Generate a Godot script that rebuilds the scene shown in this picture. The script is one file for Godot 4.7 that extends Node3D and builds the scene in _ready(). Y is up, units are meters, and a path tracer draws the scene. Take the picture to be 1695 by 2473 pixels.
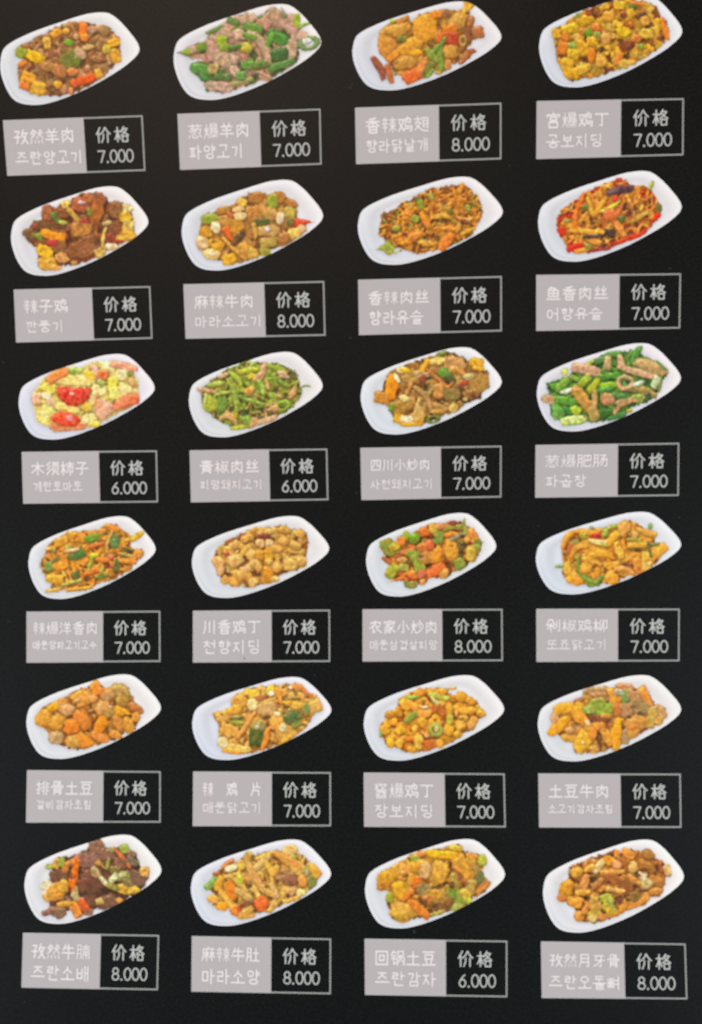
extends Node3D

# A laminated restaurant menu sheet photographed from straight above: black print with 24 dish pictures and 24 price labels.
# Page coordinates are the print's own units (1695 x 2473 of them are in view); PX is the size of one in metres.
const PX := 0.0002
const MID := Vector2(847.5, 1236.5)
const TS := 0.85            # print dots per unit in the dish pictures
const Y_PAGE := 0.002       # top face of the sheet
const Y_INK := 0.00208
const Y_FOOD := 0.00212
const Y_LETTER := 0.00216

var rng := RandomNumberGenerator.new()
var menu: Node3D
var m_panel: StandardMaterial3D
var m_line: StandardMaterial3D
var m_edge: StandardMaterial3D
var m_letter: StandardMaterial3D
var m_price: StandardMaterial3D
var fine := PackedFloat32Array()
var coarse := PackedFloat32Array()
var slow := PackedFloat32Array()


func _ready() -> void:
	# camera, air, lamps, exposure
	var cam := Camera3D.new()
	cam.name = "camera"
	cam.position = Vector3(0, 0.5, 0)
	cam.basis = Basis(Vector3.RIGHT, Vector3.FORWARD, Vector3.UP)
	cam.near = 0.01
	cam.far = 20.0
	var eye := CameraAttributesPhysical.new()      # the phone focused a little short of the page
	eye.frustum_focal_length = 24.28
	eye.frustum_focus_distance = 0.6
	eye.exposure_aperture = 3.5
	eye.frustum_near = 0.01
	eye.frustum_far = 20.0
	cam.attributes = eye
	cam.fov = rad_to_deg(2.0 * atan(2473.0 * PX * 0.5 / (0.5 - Y_PAGE)))
	add_child(cam)
	var air := WorldEnvironment.new()
	air.name = "air"
	var e := Environment.new()
	e.background_mode = Environment.BG_COLOR
	e.background_color = Color(0.16, 0.16, 0.165)
	e.tonemap_mode = Environment.TONE_MAPPER_LINEAR
	e.tonemap_exposure = 1.0
	e.sdfgi_enabled = true
	e.ssao_enabled = true
	e.ssil_enabled = true
	air.environment = e
	add_child(air)
	lamp("ceiling_lamp", Vector3(-0.3, 1.5, -1.05), Vector2(0.7, 0.5), Color(1.0, 0.88, 0.76), 0.85)
	lamp("side_fill_light", Vector3(2.7, 1.2, 1.0), Vector2(1.0, 1.0), Color(0.94, 0.975, 1.0), 10.9)  # unseen fill light added on the right to light the sheet evenly
	lamp("side_fill_light_001", Vector3(-2.7, 1.2, 1.0), Vector2(1.0, 1.0), Color(0.94, 0.975, 1.0), 10.9)  # matching fill added on the left, balances the right one

	# the sheet
	rng.seed = 20240611
	fine = noise_table(0.23, 5)
	coarse = noise_table(0.075, 9)
	slow = noise_table(0.04, 14)
	m_panel = paper_ink(Color(0.755, 0.722, 0.722))
	m_line = paper_ink(Color(0.66, 0.66, 0.64))
	m_edge = paper_ink(Color(0.775, 0.75, 0.745))
	m_letter = paper_ink(Color(0.965, 0.925, 0.92))
	m_price = paper_ink(Color(0.79, 0.79, 0.77))
	build_table()
	build_page()
	build_dishes()
	build_labels()


func lamp(called: String, at: Vector3, size: Vector2, tint: Color, energy: float) -> void:
	var l := AreaLight3D.new()
	l.name = called
	l.area_size = size
	l.light_color = tint
	l.light_energy = energy
	l.shadow_enabled = true
	l.area_range = 8.0
	l.position = at
	add_child(l)
	l.look_at_from_position(at, Vector3.ZERO, Vector3.FORWARD)


func noise_table(freq: float, s: int) -> PackedFloat32Array:
	var f := FastNoiseLite.new()
	f.noise_type = FastNoiseLite.TYPE_SIMPLEX_SMOOTH
	f.seed = s
	f.frequency = freq
	f.fractal_octaves = 2
	var t := PackedFloat32Array()
	t.resize(65536)
	for y in 256:
		for x in 256:
			t[y * 256 + x] = clampf(f.get_noise_2d(x, y) * 1.7, -1.0, 1.0)
	return t


func paper_ink(c: Color) -> StandardMaterial3D:
	var m := StandardMaterial3D.new()
	m.albedo_color = c
	m.roughness = 0.47
	m.metallic_specular = 0.35
	return m


func at(p: Vector2, y: float) -> Vector3:
	return Vector3((p.x - MID.x) * PX, y, (p.y - MID.y) * PX)


# triangles given as page points, wound clockwise as seen from above
func flat_mesh(tris: PackedVector2Array, heights: PackedFloat32Array, y: float, uvs: PackedVector2Array) -> ArrayMesh:
	var v := PackedVector3Array()
	var n := PackedVector3Array()
	v.resize(tris.size())
	n.resize(tris.size())
	n.fill(Vector3.UP)
	for i in tris.size():
		v[i] = at(tris[i], y + (heights[i] if heights.size() else 0.0))
	for i in range(0, tris.size(), 3):
		var a := tris[i + 1] - tris[i]
		var b := tris[i + 2] - tris[i]
		if a.cross(b) < 0.0:
			var t := v[i + 1]
			v[i + 1] = v[i + 2]
			v[i + 2] = t
			if uvs.size():
				var w := uvs[i + 1]
				uvs[i + 1] = uvs[i + 2]
				uvs[i + 2] = w
	var arrays := []
	arrays.resize(Mesh.ARRAY_MAX)
	arrays[Mesh.ARRAY_VERTEX] = v
	arrays[Mesh.ARRAY_NORMAL] = n
	if uvs.size():
		arrays[Mesh.ARRAY_TEX_UV] = uvs
	var m := ArrayMesh.new()
	m.add_surface_from_arrays(Mesh.PRIMITIVE_TRIANGLES, arrays)
	return m


func obj(called: String, mesh: Mesh, mat: Material, parent: Node) -> MeshInstance3D:
	var o := MeshInstance3D.new()
	o.name = numbered(called, parent)
	o.mesh = mesh
	o.material_override = mat
	parent.add_child(o, true)
	return o


func numbered(called: String, parent: Node) -> String:
	if not parent.has_node(NodePath(called)):
		return called
	var i := 1
	while parent.has_node(NodePath("%s_%03d" % [called, i])):
		i += 1
	return "%s_%03d" % [called, i]


func fan(poly: PackedVector2Array) -> PackedVector2Array:
	var out := PackedVector2Array()
	for i in Geometry2D.triangulate_polygon(poly):
		out.append(poly[i])
	return out


func build_table() -> void:
	var f := FastNoiseLite.new()
	f.seed = 3
	f.frequency = 0.02
	f.fractal_octaves = 4
	var ramp := Gradient.new()
	ramp.set_color(0, Color(0.22, 0.14, 0.09))
	ramp.set_color(1, Color(0.36, 0.25, 0.16))
	var t := NoiseTexture2D.new()
	t.width = 512
	t.height = 512
	t.seamless = true
	t.noise = f
	t.color_ramp = ramp
	var m := StandardMaterial3D.new()
	m.albedo_texture = t
	m.uv1_scale = Vector3(1.0, 12.0, 1.0)
	m.roughness = 0.45
	var b := BoxMesh.new()
	b.size = Vector3(1.1, 0.03, 0.9)
	var o := obj("table_top", b, m, self)
	o.position = Vector3(0, -0.0152, 0)
	o.set_meta("kind", "structure")
	o.set_meta("label", "brown wooden table top under the black menu sheet")


func build_page() -> void:
	menu = Node3D.new()
	menu.name = "menu_sheet"
	menu.set_meta("label", "black laminated menu sheet with twenty four dish pictures and grey price labels")
	menu.set_meta("category", "menu")
	add_child(menu)
	# print grain: a soft mottle and a finer one over it
	var f := FastNoiseLite.new()
	f.noise_type = FastNoiseLite.TYPE_SIMPLEX
	f.seed = 21
	f.frequency = 0.2
	f.fractal_octaves = 3
	f.fractal_gain = 0.8
	var ramp := Gradient.new()
	ramp.set_color(0, Color(0.0, 0.0, 0.0))
	ramp.set_color(1, Color(0.11, 0.113, 0.113))
	var t := NoiseTexture2D.new()
	t.width = 1024
	t.height = 1024
	t.seamless = true
	t.noise = f
	t.color_ramp = ramp
	var m := StandardMaterial3D.new()
	m.albedo_texture = t
	m.roughness = 0.47
	m.metallic_specular = 0.35
	m.uv1_scale = Vector3(1.0, 1.46, 1.0)
	var lo := Vector2(-34, -60)
	var hi := Vector2(1740, 2560)
	# a thin sheet with rounded corners and real edges
	var rim := PackedVector2Array()
	var r := 30.0
	for k in 4:
		var c := Vector2(hi.x - r if k in [0, 1] else lo.x + r, hi.y - r if k in [1, 2] else lo.y + r)
		for j in 7:
			var a := -PI / 2 + k * PI / 2 + j * PI / 12
			rim.append(c + Vector2(cos(a), sin(a)) * r)
	var st := SurfaceTool.new()
	st.begin(Mesh.PRIMITIVE_TRIANGLES)
	var tris := fan(rim)
	for i in range(0, tris.size(), 3):
		var order := [0, 1, 2] if (tris[i + 1] - tris[i]).cross(tris[i + 2] - tris[i]) > 0.0 else [0, 2, 1]
		for k in order:
			st.set_normal(Vector3.UP)
			st.set_uv((tris[i + k] - lo) / (hi - lo))
			st.add_vertex(at(tris[i + k], Y_PAGE))
	for i in rim.size():
		var p := rim[i]
		var q := rim[(i + 1) % rim.size()]
		var out := Vector3(q.y - p.y, 0, p.x - q.x).normalized()
		for s in [[p, Y_PAGE], [p, 0.0], [q, Y_PAGE], [q, Y_PAGE], [p, 0.0], [q, 0.0]]:
			st.set_normal(out)
			st.set_uv((s[0] - lo) / (hi - lo))
			st.add_vertex(at(s[0], s[1]))
	obj("page", st.commit(), m, menu)
	# dust and small scratches that lie on the laminate
	var specks := "845 212 3 2;850 205 2 3;20 1500 2 2;8 875 3 2;1230 400 2 2;1618 648 3 2;846 816 4 2;590 1590 2 2;1640 1250 2 2;1120 2360 2 2;60 2420 2 2;860 1190 2 3;1300 1270 2 2;760 1630 2 2;1000 2250 3 5"
	var dust := PackedVector2Array()
	for s in specks.split(";"):
		var n := s.split_floats(" ")
		var ring := PackedVector2Array()
		for k in 7:
			var a := k * TAU / 7 + n[0]
			ring.append(Vector2(n[0] + cos(a) * n[2], n[1] + sin(a) * n[3]))
		dust.append_array(fan(ring))
	var d := obj("dust_specks", flat_mesh(dust, PackedFloat32Array(), Y_INK, PackedVector2Array()), paper_ink(Color(0.2, 0.2, 0.19)), menu)
	d.set_meta("kind", "stuff")


# ---- dish pictures -------------------------------------------------------------------------------------------------
# Each picture is a flat print: its dots are computed here from a list of the pieces of food that it shows, laid over
# one another, and each piece is then cut out as a flat part of its own.

const PLATE := "38 540 48 470 60 425 78 390 105 362 150 332 200 305 300 260 400 220 550 170 700 125 800 94 900 65 980 46 1060 35 1115 31 1160 32 1210 39 1260 62 1305 95 1350 132 1400 183 1450 238 1495 290 1530 342 1545 385 1542 412 1525 445 1480 490 1400 552 1325 600 1250 643 1130 708 1000 772 870 826 750 870 650 902 560 925 490 938 430 943 360 941 300 935 255 924 215 908 180 884 150 852 118 805 90 752 67 695 50 640 41 590"

var wide := 0
var high := 0
var zs := PackedFloat32Array()
var reds := PackedFloat32Array()
var greens := PackedFloat32Array()
var blues := PackedFloat32Array()
var ids := PackedInt32Array()
var room := PackedFloat32Array()    # where the heap lies, softly


func splat(code: String, cx: float, cy: float, a: float, b: float, deg: float, bend: float, col: Color, z0: float, id: int, rag := 1.0, kept_in := false) -> void:
	var ang := deg_to_rad(deg)
	var ca := cos(ang)
	var sa := sin(ang)
	var reach := maxf(a, b) * 1.2 + absf(bend) * a * 0.6 + 1.0
	var sx := rng.randi() % 256
	var sy := rng.randi() % 256
	var th := clampf(minf(a, b) * 0.55, 1.5, 7.5)
	var kind := "BCSLRWTG".find(code)
	if kind == 3:
		th *= 0.6
	var warp := (minf(minf(a, b) * 0.24, 3.4) if kind < 4 or kind == 6 else minf(a, b) * 0.05) * rag
	var grain := 0.15 if kind == 3 or kind == 2 else 0.08
	if col.g > col.r * 1.12 and col.g > col.b * 1.15:      # leaf greens lean to yellow in this print
		col.r = lerpf(col.r, col.g, 0.3)
		col.g *= 0.96
	var tint := Color(rng.randf_range(-0.04, 0.04), rng.randf_range(-0.02, 0.02), rng.randf_range(-0.02, 0.02))
	for y in range(maxi(0, int(cy - reach)), mini(high, int(cy + reach) + 1)):
		var ny := ((y + sy) & 255) * 256
		for x in range(maxi(0, int(cx - reach)), mini(wide, int(cx + reach) + 1)):
			var nq := ny + ((x + sx) & 255)
			var n := coarse[nq] * rag
			var f := fine[nq]
			var dx := x + 0.5 - cx + slow[nq] * warp
			var dy := y + 0.5 - cy + slow[(nq + 30011) & 65535] * warp
			var u := (dx * ca + dy * sa) / a
			if u > 1.25 or u < -1.25:
				continue
			var v := (-dx * sa + dy * ca - (bend * a * (u * u - 0.4) if bend != 0.0 else 0.0)) / b
			if v > 1.3 or v < -1.3:
				continue
			var r := 0.0
			var prof := 0.0
			match kind:
				0:
					r = sqrt(u * u + v * v) + n * 0.08
					prof = sqrt(maxf(0.0, 1.0 - minf(u * u + v * v, r * r if r > 0.0 else 1.0)))
				1:
					r = sqrt(sqrt(u * u * u * u + v * v * v * v))
					prof = minf(1.0, maxf(0.0, 1.0 - r) * 3.2) * 0.75 - v * 0.24 + u * 0.1
					r += n * 0.06
				2:
					r = maxf(absf(v) / (1.0 - 0.4 * u * u) + n * 0.1, (absf(u) - 0.8) / 0.2)
					prof = sqrt(maxf(0.0, 1.0 - r * r))
				3:
					r = sqrt(sqrt(u * u * u * u + v * v * v * v)) * 0.5 + sqrt(u * u + v * v) * 0.5 + n * 0.11 + f * 0.02
					prof = 0.5 + 0.08 * n + 0.25 * minf(1.0, maxf(0.0, 1.0 - r) * 3.0) + 0.3 * v * u - 0.3 * v
				4:
					r = absf(sqrt(u * u + v * v) - 0.72) / 0.28 + n * 0.12
					prof = sqrt(maxf(0.0, 1.0 - r * r))
				5:
					r = maxf(sqrt(u * u + (v + 1.0) * (v + 1.0) * 0.25), -0.9 - v + 0.9) + n * 0.05
					prof = minf(1.0, (1.0 - r) * 2.5) * 0.8
				6:
					r = maxf(absf(v) / maxf(0.02, (1.0 - u) * 0.55), -u) + n * 0.1
					prof = minf(1.0, (1.0 - r) * 3.0) * 0.7 - v * 0.2
				_:
					r = sqrt(u * u + v * v) + n * 0.35
			if r >= 1.0:
				continue
			var i := y * wide + x
			if kept_in and room[i] < 0.3:
				continue
			if kind == 7:
				if ids[i] >= 0:
					var k := minf(1.0, (1.0 - r) * 1.8) * 0.85
					reds[i] = lerpf(reds[i], col.r, k)
					greens[i] = lerpf(greens[i], col.g, k)
					blues[i] = lerpf(blues[i], col.b, k)
					zs[i] -= k * 3.0
				continue
			var h := z0 + th * prof
			if h > zs[i]:
				zs[i] = h
				ids[i] = id
				var streak := fine[(int(v * b * 1.5 + sy) & 255) * 256 + (int(u * a * 0.4 + sx) & 255)]
				var k := (1.0 + 0.035 * f + 0.12 * coarse[nq] + grain * streak) * (0.92 + 0.08 * minf(1.0, (1.0 - r) * 3.0))
				reds[i] = (col.r + tint.r) * k
				greens[i] = (col.g + tint.g) * k
				blues[i] = (col.b + tint.b) * k


func blurred(src: PackedFloat32Array, rad: int) -> PackedFloat32Array:
	var tmp := PackedFloat32Array()
	var out := PackedFloat32Array()
	tmp.resize(src.size())
	out.resize(src.size())
	var w := 1.0 / (2 * rad + 1)
	for y in high:
		var row := y * wide
		var s := src[row] * rad
		for x in rad:
			s += src[row + mini(x, wide - 1)]
		for x in wide:
			s += src[row + mini(x + rad, wide - 1)]
			tmp[row + x] = s * w
			s -= src[row + maxi(x - rad, 0)]
	for x in wide:
		var s := tmp[x] * rad
		for y in rad:
			s += tmp[mini(y, high - 1) * wide + x]
		for y in high:
			s += tmp[mini(y + rad, high - 1) * wide + x]
			out[y * wide + x] = s * w
			s -= tmp[maxi(y - rad, 0) * wide + x]
	return out


func points(text: String, origin: Vector2, scale: float) -> PackedVector2Array:
	var n := text.split_floats(" ")
	var out := PackedVector2Array()
	for i in range(0, n.size() - 1, 2):
		out.append(origin + Vector2(n[i], n[i + 1]) * scale)
	return out


# where: offset of the notes' own grid on the page and its width in page units (1593 steps across)
# rim: left, right, top, bottom of the plate on that grid
func dish(about: String, where: Vector3, rim: Vector4, plate_tint: String, heap_text: String, sauce: String, fills: String, heroes: String) -> void:
	var s := where.z / 1593.0
	var o := Vector2(where.x, where.y)
	var shape := PackedVector2Array()
	for p in points(PLATE, Vector2.ZERO, 1.0):
		shape.append(o + Vector2(lerpf(rim.x, rim.y, (p.x - 38.0) / 1507.0), lerpf(rim.z, rim.w, (p.y - 31.0) / 912.0)) * s)
	var lo := o + Vector2(rim.x, rim.z) * s - Vector2(3, 3)
	var hi := o + Vector2(rim.y, rim.w) * s + Vector2(3, 3)
	wide = int(ceil((hi.x - lo.x) * TS))
	high = int(ceil((hi.y - lo.y) * TS))
	var count := wide * high
	zs.resize(count); reds.resize(count); greens.resize(count); blues.resize(count); ids.resize(count)
	zs.fill(0.0); ids.fill(-1)
	# the plate
	var white := Color(plate_tint).lerp(Color(0.895, 0.877, 0.872), 0.4)
	var centre := (lo + hi) * 0.5
	var far := PackedFloat32Array()      # distance from the centre to the rim, per degree
	far.resize(361)
	for k in 361:
		var d := Vector2(cos(deg_to_rad(k)), sin(deg_to_rad(k)))
		var best := 1.0
		for i in shape.size():
			var hit = Geometry2D.segment_intersects_segment(centre, centre + d * 600.0, shape[i], shape[(i + 1) % shape.size()])
			if hit != null:
				best = maxf(best, centre.distance_to(hit))
		far[k] = best
	var reach := PackedFloat32Array()
	reach.resize(count)
	for y in high:
		for x in wide:
			var d := lo + Vector2(x + 0.5, y + 0.5) / TS - centre
			var deg := fposmod(rad_to_deg(d.angle()), 360.0)
			var k := int(deg)
			var q := d.length() / lerpf(far[k], far[k + 1], deg - k)
			var i := y * wide + x
			reach[i] = q
			var low := clampf(d.y / (high * 0.5 / TS), -1.0, 1.0)     # -1 at the top, 1 at the bottom
			var side := clampf(d.x / (wide * 0.5 / TS), -1.0, 1.0)
			var k2 := 1.075 + 0.02 * side - 0.015 * low
			var lip := exp(-pow((q - 0.945) / 0.022, 2.0))
			k2 += lip * (0.03 if low < 0.0 else -0.075 * low)
			var slope := exp(-pow((q - 0.8) / 0.07, 2.0))
			k2 -= slope * (0.05 - 0.035 * low - 0.02 * side)
			if q > 0.965:
				k2 += 0.02
			k2 += coarse[((y * 2) & 255) * 256 + ((x * 2) & 255)] * 0.006
			var cool := 0.012 * clampf(low + 0.3, 0.0, 1.0) - 0.01 * side
			reds[i] = white.r * k2 - cool
			greens[i] = white.g * k2
			blues[i] = white.b * k2 + cool
	# the little mark that this plate carries near its left end
	var chip := o + Vector2(lerpf(rim.x, rim.y, 0.075), lerpf(rim.z, rim.w, 0.445)) * s
	for k in 5:
		var c := ((chip + Vector2(k * 2.2, k * 1.7 + (k % 2) * 1.2) - lo) * TS).floor()
		var i := int(c.y) * wide + int(c.x)
		reds[i] *= 0.86; greens[i] *= 0.84; blues[i] *= 0.8
	# the heap of food
	var heap := points(heap_text, o, s)
	var base := Color(sauce)
	var mean := Color(0, 0, 0)
	for t in fills.split(";"):
		mean += Color(t.strip_edges().split(" ")[6].split(",")[0]) / fills.split(";").size()
	base = base.lerp(mean, 0.22)
	var hc := Vector2.ZERO
	var h0 := heap[0]
	var h1 := heap[0]
	for p in heap:
		hc += p / heap.size()
		h0 = h0.min(p)
		h1 = h1.max(p)
	var half := (h1 - h0) * 0.5
	for y in high:
		for x in wide:
			var i := y * wide + x
			var nq := (y & 255) * 256 + (x & 255)
			var p := lo + Vector2(x + 0.5 + fine[nq] * 2.2, y + 0.5 + coarse[nq] * 3.0) / TS
			if p.x < h0.x or p.y < h0.y or p.x > h1.x or p.y > h1.y:
				continue
			if Geometry2D.is_point_in_polygon(p, heap):
				ids[i] = 0
				var k := 1.0 + 0.2 * fine[nq] + 0.15 * coarse[nq]
				reds[i] = base.r * k
				greens[i] = base.g * k
				blues[i] = base.b * k
				zs[i] = 1.0
	var melt := base.lerp(mean, 0.5)
	room.resize(count)
	for i in count:
		room[i] = 1.0 if ids[i] == 0 else 0.0
	room = blurred(room, 2)
	var names := ["sauce"]
	var top := [true]
	# many small pieces
	var total := 0.0
	var kinds := []
	for t in fills.split(";"):
		var w := t.strip_edges().split(" ")
		kinds.append([w[0], w[1], w[2].to_float(), w[3].to_float(), w[4].to_float(), w[5].to_float(), w[6].split(","), w[7].to_float() if w.size() > 7 else 0.0, w[8].to_float() if w.size() > 8 else 180.0])
		total += w[5].to_float()
	var area := 0.0
	for i in heap.size():
		area += heap[i].cross(heap[(i + 1) % heap.size()]) * 0.5
	area = absf(area)
	var covered := 0.0
	while covered < area * 1.9:
		var pick := rng.randf() * total
		var kd = kinds[0]
		for k in kinds:
			pick -= k[5]
			if pick <= 0.0:
				kd = k
				break
		var p := Vector2(rng.randf_range(h0.x, h1.x), rng.randf_range(h0.y, h1.y))
		if not Geometry2D.is_point_in_polygon(p, heap):
			continue
		var a := rng.randf_range(kd[2], kd[3]) * s
		var b: float = a * kd[4] * rng.randf_range(0.85, 1.15)
		covered += PI * a * b
		p = hc + (p - hc) * (1.0 - minf(0.22, a / (half.x + half.y) * 0.75))
		var q := (p - (h0 + h1) * 0.5) / half
		var dome := maxf(0.0, 1.0 - q.length_squared())
		var colours = kd[6]
		var c := Color(colours[rng.randi() % colours.size()])
		c = c * rng.randf_range(0.9, 1.08)
		names.append(kd[0])
		top.append(false)
		splat(kd[1], (p.x - lo.x) * TS, (p.y - lo.y) * TS, a * TS, b * TS, kd[7] + rng.randf_range(-1.0, 1.0) * kd[8], rng.randf_range(-0.42, 0.42) if kd[1] == "S" else 0.0, c, 2.0 + dome * 8.0 + rng.randf() * 4.0, names.size() - 1, 1.0, true)
	# the pieces that can be told apart, large ones lowest
	var list := []
	for t in heroes.split(";"):
		var w := t.strip_edges().split(" ")
		if w.size() >= 8:
			list.append(w)
	list.sort_custom(func(l, m): return l[4].to_float() * l[5].to_float() > m[4].to_float() * m[5].to_float())
	var rank := 0
	for w in list:
		var p := o + Vector2(w[2].to_float(), w[3].to_float()) * s
		var q := (p - (h0 + h1) * 0.5) / half
		var dome := maxf(0.0, 1.0 - q.length_squared())
		var id := 0
		if w[1] != "G":
			names.append(w[0])
			top.append(true)
			id = names.size() - 1
		else:
			continue
		splat(w[1], (p.x - lo.x) * TS, (p.y - lo.y) * TS, w[4].to_float() * s * TS, w[5].to_float() * s * TS, w[6].to_float(), w[8].to_float() if w.size() > 8 else 0.0, Color(w[7]), 12.0 + dome * 8.0 + 8.0 * rank / list.size() + (7.0 if w[0] == "tomato_wedge" or w[0] == "glint" else 0.0), id, 0.62 if w[1] != "L" else 0.9)
		rank += 1
	for w in list:
		if w[1] == "G":
			var p := o + Vector2(w[2].to_float(), w[3].to_float()) * s
			splat("G", (p.x - lo.x) * TS, (p.y - lo.y) * TS, w[4].to_float() * s * TS, w[5].to_float() * s * TS, w[6].to_float(), 0.0, Color(w[7]), 0.0, 0)
	# the light that was on the food when its picture was taken is part of the print
	var soft := blurred(zs, 5)
	var smooth := blurred(blurred(zs, 1), 1)
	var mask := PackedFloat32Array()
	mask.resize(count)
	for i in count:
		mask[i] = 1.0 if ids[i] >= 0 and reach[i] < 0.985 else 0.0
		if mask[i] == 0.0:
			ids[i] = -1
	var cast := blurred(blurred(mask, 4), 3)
	for y in high:
		for x in wide:
			var i := y * wide + x
			var r := reds[i]
			var g := greens[i]
			var b := blues[i]
			if ids[i] >= 0:
				var gx := smooth[y * wide + mini(x + 1, wide - 1)] - smooth[y * wide + maxi(x - 1, 0)]
				var gy := smooth[mini(y + 1, high - 1) * wide + x] - smooth[maxi(y - 1, 0) * wide + x]
				gx = clampf(gx, -1.8, 1.8)
				gy = clampf(gy, -1.8, 1.8)
				var n := Vector3(-gx * 0.5, -gy * 0.5, 1.7).normalized()
				var lam := n.dot(Vector3(-0.22, -0.52, 0.82))
				var k := 0.61 + 0.53 * maxf(lam, 0.0)
				var pit := clampf((soft[i] - smooth[i]) * 0.05, -0.08, 0.27)
				k *= 1.0 - pit
				var wet := maxf(0.0, fine[((y + 77) & 255) * 256 + ((x + 31) & 255)] + 0.05)
				var gloss := pow(maxf(0.0, n.dot(Vector3(-0.12, -0.36, 0.925))), 34.0) * wet * 0.5
				var mix := clampf(coarse[((y + 19) & 255) * 256 + ((x + 150) & 255)] * 0.5 + 0.2, 0.04, 0.42) * (1.0 if zs[i] < 14.0 else 0.75)
				r = lerpf(r, melt.r, mix)
				g = lerpf(g, melt.g, mix)
				b = lerpf(b, melt.b, mix)
				var grey := r * 0.3 + g * 0.55 + b * 0.15
				r = grey + (r - grey) * 1.04
				g = grey + (g - grey) * 1.04
				b = grey + (b - grey) * 1.04
				var spot := fine[((y * 2 + 11) & 255) * 256 + ((x * 2 + 5) & 255)]
				k *= 1.0 + 0.1 * spot
				var warm := coarse[((y * 2 + 40) & 255) * 256 + ((x * 2 + 90) & 255)] * 0.05
				# shadows in a print turn warm, not grey
				reds[i] = r * pow(k, 0.88) * (1.05 + warm) + gloss
				greens[i] = g * k * 1.02 + gloss
				blues[i] = b * pow(k, 1.06) * (0.99 - warm) + gloss * 0.9
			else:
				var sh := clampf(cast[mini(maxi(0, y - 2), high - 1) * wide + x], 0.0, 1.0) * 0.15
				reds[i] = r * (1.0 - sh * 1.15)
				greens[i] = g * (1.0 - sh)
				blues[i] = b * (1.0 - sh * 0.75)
	var bytes := PackedByteArray()
	bytes.resize(count * 3)
	var planes := [reds, greens, blues]
	for ch in 3:
		var src: PackedFloat32Array = planes[ch]
		var near := blurred(src, 1)
		for i in count:
			bytes[i * 3 + ch] = int(clampf(lerpf(src[i], near[i], 0.85), 0.0, 1.0) * 255.0)
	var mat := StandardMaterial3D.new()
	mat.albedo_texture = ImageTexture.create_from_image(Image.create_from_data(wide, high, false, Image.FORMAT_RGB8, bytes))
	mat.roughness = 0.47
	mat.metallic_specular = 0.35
	mat.texture_repeat = false
	# the parts
	var pic := Node3D.new()
	pic.name = numbered("dish_picture", menu)
	pic.set_meta("label", about)
	menu.add_child(pic, true)
	var size := Vector2(wide, high) / TS
	var tris := fan(shape)
	var uvs := PackedVector2Array()
	for p in tris:
		uvs.append((p - lo) / size)
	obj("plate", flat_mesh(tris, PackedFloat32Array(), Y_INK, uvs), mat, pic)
	var seen := PackedInt32Array()
	seen.resize(names.size())
	for i in count:
		if ids[i] > 0:
			seen[ids[i]] += 1
	var order := range(1, names.size())
	order.sort_custom(func(l, m): return seen[l] + (10000 if top[l] else 0) > seen[m] + (10000 if top[m] else 0))
	var chosen := {}
	for id in order:
		if names[id] != "glint" and chosen.size() < 46 and seen[id] >= (24 if top[id] else 55):
			chosen[id] = PackedVector2Array()
	var rest := PackedVector2Array()
	for y in high:
		var x := 0
		while x < wide:
			var id := ids[y * wide + x]
			if id < 0:
				x += 1
				continue
			var from := x
			var own := chosen.has(id)
			while x < wide and ids[y * wide + x] >= 0 and (ids[y * wide + x] == id if own else not chosen.has(ids[y * wide + x])):
				x += 1
			var a := lo + Vector2(from, y) / TS
			var b := lo + Vector2(x, y + 1) / TS
			var quad := PackedVector2Array([a, Vector2(b.x, a.y), b, a, b, Vector2(a.x, b.y)])
			if own:
				chosen[id].append_array(quad)
			else:
				rest.append_array(quad)
	for id in chosen:
		cut_out(names[id], chosen[id], lo, size, mat, pic)
	if rest.size():
		cut_out("small_food_bits", rest, lo, size, mat, pic).set_meta("kind", "stuff")


func cut_out(called: String, tris: PackedVector2Array, lo: Vector2, size: Vector2, mat: Material, pic: Node3D) -> MeshInstance3D:
	var uvs := PackedVector2Array()
	uvs.resize(tris.size())
	for i in tris.size():
		uvs[i] = (tris[i] - lo) / size
	return obj(called, flat_mesh(tris, PackedFloat32Array(), Y_FOOD, uvs), mat, pic)


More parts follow.
